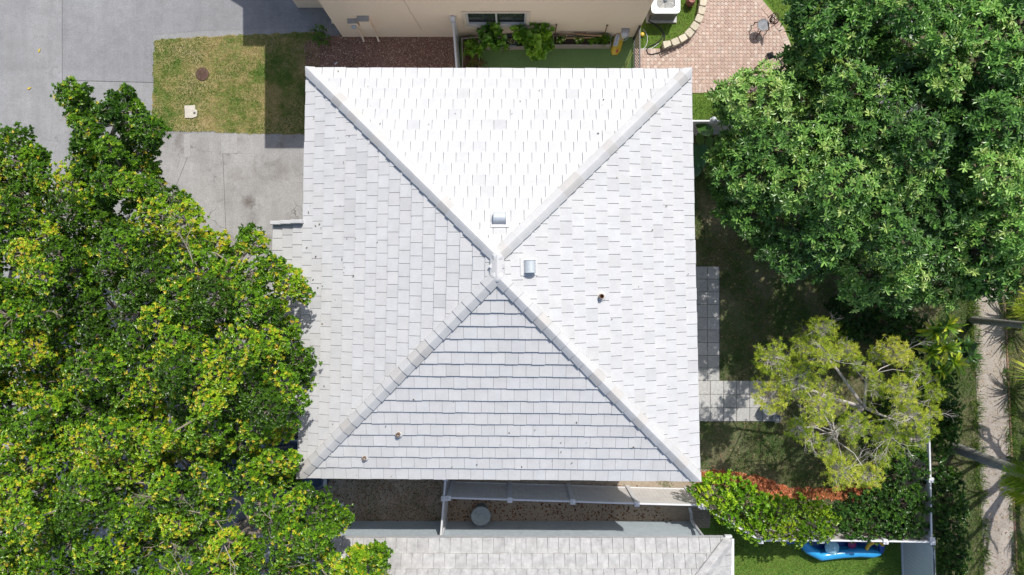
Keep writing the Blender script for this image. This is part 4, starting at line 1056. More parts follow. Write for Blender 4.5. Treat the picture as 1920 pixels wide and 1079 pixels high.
for px_, py_, a, lb in yl:
    m = MB(); cc = PV(px_, py_, .012); u = Vector((math.sin(a), math.cos(a), 0)); v = Vector((u.y, -u.x, 0))
    m.poly([cc - u * .09, cc - u * .02 + v * .04 + Vector((0, 0, .02)), cc + u * .09 + Vector((0, 0, .01)), cc - v * .04 + Vector((0, 0, .012))]); o = m.build('fallen_leaf', plain('yellow_leaf', (.5, .38, .05), .7)); tagit(o, lb, 'leaf', 'yellow leaves on the road')

# ------------------------------------------------------------------ trash can
tc = empty('trash_can', (*P(902, 968, .7)[:2], 0), 'round grey plastic trash can with lid in the alley between the fences', 'trash can')
tx, ty = P(901.5, 969, .72)[:2]; ty = max(ty, SY + .36)
MB().lathe((tx, ty, .0), [(.20, .015), (.23, .02), (.285, .58), (.30, .60), (.30, .66)], 28).build('body', M_greyplastic, tc, smooth=True)
MB().lathe((tx, ty, .64), [(.315, 0), (.318, .05), (.29, .065), (.27, .055), (.20, .07), (.185, .085), (.16, .075), (.10, .08), (.085, .10), (.03, .10)], 32).build('lid', plain('grey_lid_plastic', (.21, .25, .27), .5, 0, .1, 6, .02), tc, smooth=True)
for s_ in (-1, 1):
    MB().tube([(tx + s_ * .29, ty - .07, .56), (tx + s_ * .35, ty - .05, .57), (tx + s_ * .35, ty + .05, .57), (tx + s_ * .29, ty + .07, .56)], .014, 6).build('handle', M_greyplastic, tc)

# ------------------------------------------------------------------ inflatable pool behind the fence
ip = empty('inflatable_pool', PV(1570, 1040), 'blue inflatable pool with yellow arch lying behind the white fence', 'inflatable pool')
M_b1 = plain('sky_blue_vinyl', (.03, .30, .62), .25, 0, .08, 5, .05); M_b2 = plain('deep_blue_vinyl', (.01, .07, .26), .3, 0, .1, 5, .05); M_y2 = plain('yellow_vinyl', (.70, .40, .02), .3)
def ring(pp, rad, z): return [Vector(P(a, b, z)) for a, b in pp]
south = [(1506, 1018), (1516, 1031), (1540, 1043), (1578, 1038), (1612, 1036), (1650, 1038)]
sw = []
for i in range(len(south) - 1):
    for k in range(5): f = k / 5; sw.append((south[i][0] * (1 - f) + south[i + 1][0] * f, south[i][1] * (1 - f) + south[i + 1][1] * f))
sw.append(south[-1])
m = MB(); pp = [Vector(P(a, b, .32)) for a, b in sw]; rad = [.10 + .05 * math.sin(math.pi * min(1, (i + 1) / 6) / 2) for i in range(len(pp))]; rad[-1] = .07; rad[-2] = .12
m.tube(pp, rad, 14); m.tube([q - Vector((0, 0, .2)) for q in pp], rad, 14)
m.build('side_tube', M_b1, ip, smooth=True)
m = MB(); pn2 = [Vector(P(a, b, .35)) for a, b in ((1474, 1017), (1500, 1013), (1540, 1008), (1600, 1008), (1640, 1010), (1653, 1022), (1652, 1036))]
m.tube(pn2, [.07, .11, .13, .13, .13, .12, .08], 12); m.build('back_tube', M_b2, ip, smooth=True)
m = MB(); m.poly([P(a, b, .10) for a, b in ((1500, 1016), (1516, 1031), (1540, 1043), (1578, 1038), (1650, 1038), (1653, 1018), (1600, 1008), (1520, 1008))]); m.build('floor', M_b2, ip)
m = MB(); m.tube([Vector(P(1623 + 30 * (1 - math.cos(a)) / 2 + 2, 1031 - 11 * math.sin(a) - 7 * (1 - math.cos(a)) / 2, .35 + .35 * math.sin(a))) for a in np.linspace(.0, math.pi, 13)], .06, 10); m.build('arch', M_y2, ip, smooth=True)
m = MB(); b0 = P(1560, 1027, .42)
m.lathe(b0, [(.0, -.12), (.2, -.1), (.24, 0), (.16, .14), (.0, .2)], 14); m.build('cushion', plain('pale_aqua_vinyl', (.35, .62, .72), .3, 0, .35, 16), ip, smooth=True)
m = MB(); m.lathe(P(1598, 1022, .3), [(.0, -.1), (.12, -.08), (.14, 0), (.0, .1)], 12); m.build('knob', plain('magenta_vinyl', (.25, .03, .12), .35), ip, smooth=True)
# grey garden pots at the end of the paved path
for i, (a, b, rr_, hh, lb) in enumerate(((1441, 768, .20, .42, 'larger grey glazed pot on the paved path under the feathery tree'), (1456, 785, .14, .30, 'smaller grey glazed pot on the paved path under the feathery tree'))):
    t = empty('garden_pot', PV(a, b), lb, 'pot', 'grey pots on the paved path'); c = P(a, b, hh)
    MB().lathe((c[0], c[1], .05), [(rr_ * .6, 0), (rr_ * .95, hh * .6), (rr_, hh), (rr_ * .86, hh), (rr_ * .8, hh - .08)], 18).build('body', plain('grey_glaze', (.20, .22, .24), .35, 0, .1), t, smooth=True)
    MB().lathe((c[0], c[1], hh - .05), [(rr_ * .8, 0), (.01, .02)], 16).build('soil', M_soil, t)

# ------------------------------------------------------------------ parked car under the left trees
car = empty('parked_car', (*P(481, 876, .8)[:2], 0), 'dark blue parked car half hidden under the left trees by the house corner', 'car')
M_paint = plain('dark_blue_paint', (.035, .06, .11), .18, .2, .05, 3, 0, .6); M_cg = plain('car_glass', (.03, .05, .07), .05, 0, .1, 3, 0, .8)
ccx, ccy = P(481, 874, .8)[:2]; Lc = 4.6; Wc = 1.82
def sect(x, hw, z0, z1, n=20, e=.32):
    out = []
    for k in range(n):
        a = 2 * math.pi * k / n; cx_, sy_ = math.cos(a), math.sin(a)
        out.append((ccx + x, ccy + hw * math.copysign(abs(cx_) ** e, cx_), (z0 + z1) / 2 + (z1 - z0) / 2 * math.copysign(abs(sy_) ** (e * 1.3), sy_)))
    return out
def loft(secs, mat, name, par):
    m = MB(); n = len(secs[0])
    for s_ in secs: m.v += s_
    for i in range(len(secs) - 1):
        for k in range(n): q = (k + 1) % n; m.f.append((i * n + k, i * n + q, (i + 1) * n + q, (i + 1) * n + k)); m.c.append((1, 1, 1))
    m.f.append(tuple(range(n - 1, -1, -1))); m.f.append(tuple(range((len(secs) - 1) * n, len(secs) * n))); m.c += [(1, 1, 1)] * 2
    return m.build(name, mat, par, smooth=True)
body = [(-2.3, .55, .40, .66), (-2.22, .74, .30, .86), (-1.9, .86, .24, .93), (-1.2, .90, .22, .95), (0, .91, .22, .94), (1.0, .90, .22, .93), (1.6, .87, .22, .86), (2.05, .80, .25, .78), (2.24, .66, .30, .66), (2.3, .5, .38, .56)]
loft([sect(*q) for q in body], M_paint, 'body', car)
cab = [(-1.95, .66, .88, .93), (-1.35, .68, .88, 1.32), (-.7, .67, .88, 1.45), (.1, .67, .88, 1.45), (.55, .68, .88, 1.34), (1.25, .70, .88, .95)]
loft([sect(*q, 20, .4) for q in cab], M_cg, 'window_band', car)
roofs = [(-1.30, .55, 1.30, 1.345), (-.7, .585, 1.40, 1.475), (.05, .585, 1.40, 1.475), (.42, .56, 1.34, 1.40)]
loft([sect(*q, 20, .4) for q in roofs], M_paint, 'roof_panel', car)
for x in (-1.42, 1.38):
    for s_ in (-1, 1):
        wh = MB().lathe((ccx + x, ccy + s_ * .80, .33), [(.2, -.11), (.33, -.10), (.335, 0), (.33, .10), (.2, .11)], 24, None, rot(0, math.pi / 2)).build('wheel', M_black, car, smooth=True)
        MB().lathe((ccx + x, ccy + s_ * .915, .33), [(.2, -.01), (.19, .01), (.05, .012)], 20, None, rot(0, math.pi / 2 * -s_)).build('rim', M_metal, wh)
for s_ in (-1, 1):
    MB().box((ccx + 2.17, ccy + s_ * .56, .66), (.14, .28, .10), None, None, .03).build('headlight', M_metal, car)
    MB().box((ccx + .85, ccy + s_ * .98, .98), (.12, .18, .12), None, None, .03).build('mirror', M_paint, car)
wp = MB(); 
for s_ in (-.35, .3): wp.tube([(ccx + 1.22, ccy + s_, .985), (ccx + .85, ccy + s_ + .35, 1.19)], .008, 4)
wp.build('wiper', M_black, car)

# ------------------------------------------------------------------ foliage
def norm(a): return a / np.maximum(1e-9, np.linalg.norm(a, axis=1))[:, None]
def leaf_arrays(p, d, n, L, W, fold=0.25, droop=0.15, shape=4):
    """p base, d direction, n leaf normal (unit), L and W per leaf -> verts, faces"""
    s = norm(np.cross(d, n)); m = len(p)
    L = L[:, None]; W = W[:, None]
    if shape == 4:
        V = np.empty((m, 4, 3)); mid = p + d * L * .5
        V[:, 0] = p; V[:, 1] = mid + s * W / 2 + n * W * fold; V[:, 2] = p + d * L - n * L * droop; V[:, 3] = mid - s * W / 2 + n * W * fold
        b = np.arange(m)[:, None] * 4
        Fc = np.stack([b + [0, 1, 2], b + [0, 2, 3]], 1).reshape(-1, 3)
        return V.reshape(-1, 3), Fc, 2
    V = np.empty((m, 6, 3)); q1 = p + d * L * .35; q2 = p + d * L * .72 - n * L * droop * .35
    V[:, 0] = p; V[:, 1] = q1 + s * W * .42 + n * W * fold; V[:, 2] = q2 + s * W * .5 + n * W * fold * .6; V[:, 3] = p + d * L - n * L * droop
    V[:, 4] = q2 - s * W * .5 + n * W * fold * .6; V[:, 5] = q1 - s * W * .42 + n * W * fold
    b = np.arange(m)[:, None] * 6
    Fc = np.stack([b + [0, 1, 2], b + [0, 2, 3], b + [0, 3, 4], b + [0, 4, 5]], 1).reshape(-1, 3)
    return V.reshape(-1, 3), Fc, 4

def dirs(n, rng, up=0.25, squash=1.0):
    v = norm(rng.normal(0, 1, (n, 3))); v[:, 2] = v[:, 2] * squash + up; return norm(v)

def rosettes(tips, axis, k, rng, L, W, spread=(0.5, 1.35), shape=4, fold=.25, droop=.15):
    m = len(tips); t = np.repeat(tips, k, 0); a = np.repeat(axis, k, 0)
    ref = norm(np.cross(a, rng.normal(0, 1, (m, 3)).repeat(k, 0))); bi = np.cross(a, ref)
    ph = (np.tile(np.arange(k), m) * 2.39996 + np.repeat(rng.uniform(0, 6.28, m), k) + rng.normal(0, .25, m * k))[:, None]
    al = rng.uniform(spread[0], spread[1], (m * k, 1))
    rad = ref * np.cos(ph) + bi * np.sin(ph)
    d = a * np.cos(al) + rad * np.sin(al); nn = norm(a * np.sin(al) - rad * np.cos(al) + rng.normal(0, .18, (m * k, 3)))
    nn = norm(nn - d * np.sum(nn * d, 1)[:, None])
    Ls = L * rng.uniform(.65, 1.2, m * k); Ws = W * rng.uniform(.75, 1.2, m * k)
    base = t - a * rng.uniform(0, .6, (m * k, 1)) * L * .5
    return leaf_arrays(base, d, nn, Ls, Ws, fold, droop, shape)

def clumps_in(poly, rng, rmin, rmax, gaps=(), tries=6000, pack=0.62, inset=0.55):
    poly = np.array(poly, float); lo = poly.min(0); hi = poly.max(0); out = []
    q = rng.uniform(lo, hi, (tries, 2)); q = q[in_poly(q, poly)]; d = edge_dist(q, poly)
    o = np.argsort(-d + rng.uniform(0, 25, len(d))) if False else np.arange(len(d))
    for i in o:
        r = min(rmax * rng.uniform(.7, 1.1), max(rmin, d[i] / inset))
        if d[i] < rmin * inset: continue
        if any((q[i, 0] - g[0]) ** 2 + (q[i, 1] - g[1]) ** 2 < (g[2] + r * .75) ** 2 for g in gaps): continue
        if all((q[i, 0] - c[0]) ** 2 + (q[i, 1] - c[1]) ** 2 > (pack * (r + c[2])) ** 2 for c in out): out.append((q[i, 0], q[i, 1], r, d[i]))
    return out

def make_tree(name, label, cat, group, base, poly, zl, zt, rpx, pal, seed, mat, bark, leafL, leafW, twigs=60, k=8, gaps=(), trunk_r=.16,
              lower=True, shape=4, spread=(.5, 1.35), squash=.62, bare=0, dens_lower=.6, tip_pal=None, tip_p=.3, fold=.25, droop=.15, up=.25, twig_share=.10, pack=.62, domew=110., twig_r=.007, bare_r=.014, axup=1.1, crown='crown', zj=.35, trunk_top=None):
    rng = np.random.default_rng(seed); r = random.Random(seed)
    bx, by = P(*base)[:2]; t = empty(name, (bx, by, 0), label, cat, group)
    cl = clumps_in(poly, rng, rpx[0], rpx[1], gaps, pack=pack)
    C = []
    for x, y, rr, d in cl:
        dome = math.sqrt(min(1.0, max(0.02, d / domew)))
        z = zl + (zt - zl) * dome + rng.normal(0, zj); rw = rr * (H - z) / F
        C.append((*P(x, y, z), rw, 1.0))
    if lower:
        for x, y, rr, d in clumps_in(poly, np.random.default_rng(seed + 1), rpx[0] * 1.1, rpx[1] * 1.1, gaps, pack=pack * 1.15, inset=.9):
            dome = math.sqrt(min(1.0, max(0.02, d / domew)))
            z = zl + (zt - zl) * dome - rng.uniform(.7, 1.5); z = max(z, zl * .55)
            C.append((*P(x, y, z), rr * (H - z) / F, dens_lower))
    C = np.array(C)
    tips = []; axes = []; hue = []; tw = []
    for x, y, z, rw, dn in C:
        n = max(6, int(twigs * dn * (rw * F / (H - z) / rpx[1]) ** 1.6)); dv = dirs(n, rng, up, squash); rad = rng.uniform(.35, 1.0, (n, 1)) ** .6 * rw
        lob = 1 + .25 * np.sin(dv[:, :1] * 5 + seed) * np.cos(dv[:, 1:2] * 6 + x)
        q = np.array([x, y, z]) + dv * rad * lob * np.array([1, 1, .8]); tips.append(q)
        axes.append(norm(dv + np.array([0, 0, axup]) + rng.normal(0, .25, (n, 3))))
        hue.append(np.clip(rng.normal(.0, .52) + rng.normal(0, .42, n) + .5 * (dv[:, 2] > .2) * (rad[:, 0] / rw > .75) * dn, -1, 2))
        m = int(n * twig_share)
        for i in range(m): tw.append((np.array([x, y, z - rw * .3]), q[i]))
    tips = np.vstack(tips); axes = np.vstack(axes); hue = np.concatenate(hue)
    V, Fc, per = rosettes(tips, axes, k, rng, leafL, leafW, spread, shape, fold, droop)
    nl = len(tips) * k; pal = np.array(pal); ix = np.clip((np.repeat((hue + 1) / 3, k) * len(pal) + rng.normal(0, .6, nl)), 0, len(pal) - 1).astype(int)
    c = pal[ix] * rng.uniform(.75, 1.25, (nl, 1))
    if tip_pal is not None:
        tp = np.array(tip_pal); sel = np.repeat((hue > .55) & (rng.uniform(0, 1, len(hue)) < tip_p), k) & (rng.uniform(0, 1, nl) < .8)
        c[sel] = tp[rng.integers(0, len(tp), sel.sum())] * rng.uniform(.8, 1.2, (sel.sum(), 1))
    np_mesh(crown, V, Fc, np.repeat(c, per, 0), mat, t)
    # wood: trunk, limbs to groups of clumps, branches to clumps, twigs
    wd = MB(); top_ = C[C[:, 4] >= 1.0]
    cen = top_[:, :3].mean(0); fork = Vector((bx + (cen[0] - bx) * .25, by + (cen[1] - by) * .25, zl * .48))
    if trunk_top: fork = Vector(trunk_top)
    wd.tube([(bx, by, -.05), (bx + r.uniform(-.05, .05), by + r.uniform(-.05, .05), fork.z * .3), tuple(fork.lerp(Vector((bx, by, 0)), .35) + Vector((r.uniform(-.08, .08), r.uniform(-.08, .08), fork.z * .3 * 0))), tuple(fork)], [trunk_r * 1.35, trunk_r * 1.05, trunk_r * .95, trunk_r * .8], 9)
    trunk = wd.build('trunk', bark, t, smooth=True)
    br = MB(); K = min(len(top_), max(2, min(8, len(top_) // 5))); cent = top_[rng.choice(len(top_), K, replace=False), :3].copy()
    for _ in range(6):
        dd = ((C[:, None, :3] - cent[None]) ** 2).sum(2); lab = dd.argmin(1)
        for j in range(K):
            if (lab == j).any(): cent[j] = C[lab == j, :3].mean(0)
    for j in range(K):
        g = Vector(cent[j]) - Vector((0, 0, .5)); md = fork.lerp(g, .5) + Vector((r.uniform(-.2, .2), r.uniform(-.2, .2), .25))
        br.tube([fork, md, g], [trunk_r * .6, trunk_r * .42, trunk_r * .28], 7)
        for i in np.where(lab == j)[0]:
            e = Vector(C[i, :3]); s_ = md.lerp(g, r.uniform(.3, 1)); m2 = s_.lerp(e, .55) + Vector((r.uniform(-.15, .15), r.uniform(-.15, .15), -.12))
            br.tube([s_, m2, e], [trunk_r * .22, trunk_r * .15, .014], 5)
    for a, b in tw:
        m_ = (a + b) / 2 + rng.normal(0, .05, 3); br.tube([a, m_, b], [twig_r * 1.7, twig_r * 1.2, twig_r * .7], 3, None, False)
    for _ in range(bare):
        i = rng.integers(0, len(top_)); x, y, z, rw, _d = top_[i]
        spray(br, Vector((x, y, z + rw * .3)), Vector((r.uniform(-1, 1), r.uniform(-1, 1), r.uniform(.1, .6))).normalized(), rw * r.uniform(.7, 1.2), bare_r, 3, r)
    br.build('branches', bark, t, smooth=False, fix=False)
    return t
def spray(m, p, d, L, rad, depth, r):
    e = p + d * L + Vector((r.uniform(-.1, .1), r.uniform(-.1, .1), 0)) * L; md = (p + e) / 2 + Vector((r.uniform(-.08, .08), r.uniform(-.08, .08), r.uniform(-.04, .08))) * L
    m.tube([p, md, e], [rad, rad * .8, rad * .55], 4, None, False)
    if depth > 0:
        for k in range(3):
            s = (md if k == 0 else e); a = r.uniform(-.9, .9); q = Vector((d.x * math.cos(a) - d.y * math.sin(a), d.x * math.sin(a) + d.y * math.cos(a), d.z + r.uniform(-.2, .3))).normalized()
            spray(m, s, q, L * r.uniform(.5, .75), rad * .55, depth - 1, r)

OAK = [(.04,.095,.008),(.065,.15,.010),(.10,.23,.012),(.15,.31,.015),(.22,.39,.018),(.32,.46,.024)]
OAKTIP = [(.42,.50,.03),(.50,.50,.03),(.36,.48,.03),(.56,.46,.04),(.56,.38,.05)]
OAKD = [(.03,.085,.008),(.055,.14,.010),(.085,.20,.013),(.12,.26,.016),(.19,.34,.02)]
oak = dict(mat=M_leaf, bark=M_bark, leafL=.066, leafW=.036, twigs=300, k=9, rpx=(12, 42), trunk_r=.15, spread=(.5, 1.45), zj=.48, pack=.60)
GRP = 'broadleaf trees beside the driveway'
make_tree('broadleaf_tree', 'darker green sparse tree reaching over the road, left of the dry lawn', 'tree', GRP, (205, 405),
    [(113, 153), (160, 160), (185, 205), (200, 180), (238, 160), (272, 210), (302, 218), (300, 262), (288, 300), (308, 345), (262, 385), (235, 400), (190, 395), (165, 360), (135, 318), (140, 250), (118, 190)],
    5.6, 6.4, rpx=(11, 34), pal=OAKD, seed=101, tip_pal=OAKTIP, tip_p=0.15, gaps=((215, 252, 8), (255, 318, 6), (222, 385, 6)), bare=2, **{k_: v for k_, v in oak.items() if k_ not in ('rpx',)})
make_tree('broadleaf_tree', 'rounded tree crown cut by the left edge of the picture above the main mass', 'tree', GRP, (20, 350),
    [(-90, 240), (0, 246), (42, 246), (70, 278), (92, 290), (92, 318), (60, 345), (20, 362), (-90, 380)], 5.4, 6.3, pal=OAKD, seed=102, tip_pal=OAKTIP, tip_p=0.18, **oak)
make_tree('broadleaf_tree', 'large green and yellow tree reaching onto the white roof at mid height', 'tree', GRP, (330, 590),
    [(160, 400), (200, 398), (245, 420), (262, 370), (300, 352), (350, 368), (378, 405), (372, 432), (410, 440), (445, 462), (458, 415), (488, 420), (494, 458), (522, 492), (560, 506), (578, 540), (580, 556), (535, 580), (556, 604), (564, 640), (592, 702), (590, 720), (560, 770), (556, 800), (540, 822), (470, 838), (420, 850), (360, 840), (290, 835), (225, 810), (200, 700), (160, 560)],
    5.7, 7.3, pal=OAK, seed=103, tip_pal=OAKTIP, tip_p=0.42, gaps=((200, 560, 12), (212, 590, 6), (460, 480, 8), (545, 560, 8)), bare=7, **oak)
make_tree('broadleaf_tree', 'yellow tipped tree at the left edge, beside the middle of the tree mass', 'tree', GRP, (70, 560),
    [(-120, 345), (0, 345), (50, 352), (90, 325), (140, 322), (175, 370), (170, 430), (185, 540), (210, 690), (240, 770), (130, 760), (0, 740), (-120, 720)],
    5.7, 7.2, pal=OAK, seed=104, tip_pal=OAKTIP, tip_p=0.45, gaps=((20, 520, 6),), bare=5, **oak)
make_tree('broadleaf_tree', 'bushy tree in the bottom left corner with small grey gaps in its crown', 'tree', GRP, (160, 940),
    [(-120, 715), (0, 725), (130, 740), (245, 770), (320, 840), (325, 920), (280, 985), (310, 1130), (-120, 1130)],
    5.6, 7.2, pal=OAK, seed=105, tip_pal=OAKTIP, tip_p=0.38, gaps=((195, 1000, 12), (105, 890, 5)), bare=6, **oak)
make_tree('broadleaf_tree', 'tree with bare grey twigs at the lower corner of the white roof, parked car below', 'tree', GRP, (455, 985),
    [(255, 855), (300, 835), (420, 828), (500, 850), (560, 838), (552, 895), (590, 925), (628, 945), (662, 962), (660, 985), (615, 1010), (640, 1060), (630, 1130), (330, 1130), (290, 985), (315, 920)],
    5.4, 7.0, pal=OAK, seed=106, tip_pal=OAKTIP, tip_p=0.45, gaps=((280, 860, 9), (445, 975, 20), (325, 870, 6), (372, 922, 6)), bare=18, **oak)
make_tree('broadleaf_tree', 'small leafy tree top poking over the tiles of the bottom house roof', 'tree', GRP, (640, 1130),
    [(625, 1100), (640, 1050), (660, 1035), (676, 1014), (688, 1030), (710, 1018), (735, 1032), (722, 1055), (724, 1130), (600, 1130)],
    4.6, 5.4, rpx=(10, 24), pal=OAK, seed=107, tip_pal=OAKTIP, tip_p=0.35, gaps=((690, 1062, 6),), bare=2, **{k_: v for k_, v in oak.items() if k_ not in ('rpx',)})

BIG = [(.04,.10,.020),(.07,.165,.032),(.105,.235,.042),(.15,.30,.055),(.205,.37,.075),(.27,.43,.11)]
BIGTIP = [(.33,.46,.12),(.38,.48,.15),(.27,.41,.09)]
big = dict(mat=M_leaf2, bark=M_bark_dark, leafL=.155, leafW=.045, twigs=190, k=9, trunk_r=.24, shape=6, spread=(.75, 1.5), droop=.12, squash=.6, tip_pal=BIGTIP, tip_p=.35)
make_tree('large_tree', 'large dark green tree with long leaves in rosettes right of the house', 'tree', None, (1640, 330),
    [(1490, 55), (1466, 92), (1480, 118), (1448, 134), (1415, 138), (1390, 152), (1342, 168), (1340, 200), (1366, 232), (1352, 262), (1328, 312), (1342, 362), (1345, 402), (1362, 412), (1400, 442), (1442, 472), (1470, 505), (1530, 512), (1572, 515), (1610, 555), (1680, 580), (1735, 560), (1800, 560), (1830, 545), (1830, 450), (1825, 330), (1815, 190), (1740, 110), (1620, 40), (1520, 40)],
    3.1, 5.7, rpx=(20, 62), pal=BIG, seed=201, gaps=((1650, 132, 5), (1715, 205, 4)), lower=True, bare=1, zj=.4, **big)
make_tree('large_tree', 'paler large tree with long leaves filling the top right corner', 'tree', None, (1850, 200),
    [(1490, -80), (1494, 0), (1484, 40), (1490, 75), (1590, 85), (1680, 140), (1750, 210), (1786, 330), (1796, 450), (1790, 545), (1835, 545), (1880, 560), (1905, 520), (2010, 470), (2040, -80)],
    4.0, 6.2, rpx=(20, 60), pal=[tuple(min(1, q * 1.2) for q in c) for c in BIG], seed=202, gaps=((1820, 180, 4), (1690, 90, 4)), lower=True, bare=3, zj=.4, **big)

FEA = [(.28,.40,.05),(.40,.52,.07),(.52,.60,.08),(.62,.66,.11),(.66,.66,.16)]
make_tree('feathery_tree', 'feathery yellow green tree with fine leaves and pale bare twigs', 'tree', None, (1600, 760),
    [(1398, 715), (1428, 690), (1415, 655), (1460, 648), (1490, 655), (1510, 605), (1560, 605), (1590, 640), (1625, 690), (1610, 740), (1640, 740), (1620, 700), (1636, 640), (1700, 645), (1730, 690), (1765, 705), (1755, 780), (1745, 822), (1700, 845), (1675, 845), (1655, 880), (1640, 905), (1600, 912), (1555, 900), (1540, 850), (1500, 820), (1465, 800), (1470, 770), (1418, 755)],
    3.2, 4.4, rpx=(14, 42), pal=FEA, seed=301, mat=M_needle, bark=plain('pale_twig_bark', (.50, .46, .43), .9, 0, .2), leafL=.10, leafW=.013, twigs=230, k=11, trunk_r=.09, lower=True, dens_lower=.3, pack=.8, zj=.3, spread=(.35, 1.2), bare=30, bare_r=.008, twig_share=.7, twig_r=.005, squash=.8,
    gaps=((1607, 735, 18), (1475, 775, 8), (1500, 770, 10), (1560, 700, 8), (1660, 770, 9), (1690, 700, 8), (1560, 800, 9), (1625, 860, 8)), domew=80.)
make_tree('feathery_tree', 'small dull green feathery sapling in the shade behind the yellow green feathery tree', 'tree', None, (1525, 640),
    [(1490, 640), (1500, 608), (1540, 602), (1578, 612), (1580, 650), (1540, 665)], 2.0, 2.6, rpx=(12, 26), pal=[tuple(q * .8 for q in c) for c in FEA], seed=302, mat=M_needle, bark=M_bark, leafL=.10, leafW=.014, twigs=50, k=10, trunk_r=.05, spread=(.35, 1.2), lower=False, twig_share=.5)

HB = [(.09,.22,.010),(.15,.32,.013),(.23,.42,.016),(.33,.50,.02),(.42,.54,.03)]
HD = [(.025,.07,.012),(.04,.11,.016),(.06,.15,.02),(.10,.20,.025)]
hed = dict(mat=M_leaf2, bark=M_bark_dark, k=9, trunk_r=.05, lower=True, twig_share=.1, squash=.75, zj=.15, crown='foliage')
make_tree('hedge_shrub', 'bright yellow green hedge shrub at the lower right corner of the white roof', 'hedge', 'hedge shrubs inside the white fence', (1370, 925),
    [(1284, 908), (1300, 912), (1318, 885), (1352, 888), (1400, 905), (1425, 920), (1440, 950), (1440, 1005), (1420, 1018), (1400, 1010), (1370, 985), (1340, 975), (1330, 948), (1300, 930)],
    1.9, 2.5, rpx=(11, 30), pal=HB, seed=401, leafL=.085, leafW=.05, twigs=95, **hed)
make_tree('hedge_shrub', 'mid green hedge shrub above the inflatable pool', 'hedge', 'hedge shrubs inside the white fence', (1500, 965),
    [(1425, 925), (1470, 930), (1520, 940), (1560, 945), (1572, 990), (1550, 1012), (1500, 1022), (1440, 1008)], 1.8, 2.3, rpx=(11, 30), pal=[tuple(q * .72 for q in c) for c in HB], seed=402, leafL=.085, leafW=.045, twigs=95, **hed)
make_tree('hedge_shrub', 'dark green hedge shrub in the lower right corner of the garden', 'hedge', 'hedge shrubs inside the white fence', (1640, 960),
    [(1565, 945), (1600, 935), (1650, 915), (1665, 870), (1700, 840), (1738, 845), (1742, 1000), (1700, 1006), (1640, 1012), (1580, 1010)], 1.5, 2.1, rpx=(11, 30), pal=HD, seed=403, leafL=.09, leafW=.05, twigs=95, **hed)
make_tree('dark_shrub', 'dark shrubs outside the right fence, upper clump beside the palm trunk', 'shrub', 'dark shrubs outside the fence', (1775, 800), [(1752, 700), (1790, 700), (1800, 770), (1790, 850), (1756, 870)], .9, 1.5, rpx=(11, 28), pal=HD, seed=404, leafL=.09, leafW=.05, twigs=80, **hed)
make_tree('dark_shrub', 'dark shrubs outside the right fence, lower clump reaching the bottom edge', 'shrub', 'dark shrubs outside the fence', (1785, 980), [(1756, 870), (1795, 880), (1812, 950), (1806, 1130), (1762, 1130)], .9, 1.5, rpx=(11, 28), pal=HD, seed=405, leafL=.09, leafW=.05, twigs=80, **hed)

for i, q in enumerate((((1812, 560), (1834, 560), (1856, 1100), (1834, 1100)), ((1872, 560), (1892, 560), (1920, 1100), (1898, 1100)))):
    blades('tall_grass', wpoly(q), 650, .26, PAL_DRY[:3] + PAL_GREEN[:3], 60 + i, None, lambda xy, rng: vnoise(xy, .5, 9) + rng.normal(0, .15, len(xy)) > .5, .02)
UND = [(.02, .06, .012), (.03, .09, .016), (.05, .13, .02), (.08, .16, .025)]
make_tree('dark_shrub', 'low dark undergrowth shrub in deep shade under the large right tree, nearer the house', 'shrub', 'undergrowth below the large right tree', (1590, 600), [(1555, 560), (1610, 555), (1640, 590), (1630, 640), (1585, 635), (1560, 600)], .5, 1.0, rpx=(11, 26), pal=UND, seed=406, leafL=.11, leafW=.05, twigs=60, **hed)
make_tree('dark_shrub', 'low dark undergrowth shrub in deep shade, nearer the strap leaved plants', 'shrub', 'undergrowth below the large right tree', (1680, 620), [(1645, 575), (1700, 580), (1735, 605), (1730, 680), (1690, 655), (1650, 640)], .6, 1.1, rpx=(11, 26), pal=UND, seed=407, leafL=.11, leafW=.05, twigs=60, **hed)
make_tree('dark_shrub', 'leafy shrub in shade close beside the white fence behind the feathery tree', 'shrub', None, (1700, 790), [(1660, 720), (1735, 720), (1740, 850), (1690, 850), (1655, 800)], .7, 1.3, rpx=(11, 28), pal=UND, seed=408, leafL=.10, leafW=.05, twigs=60, **hed)

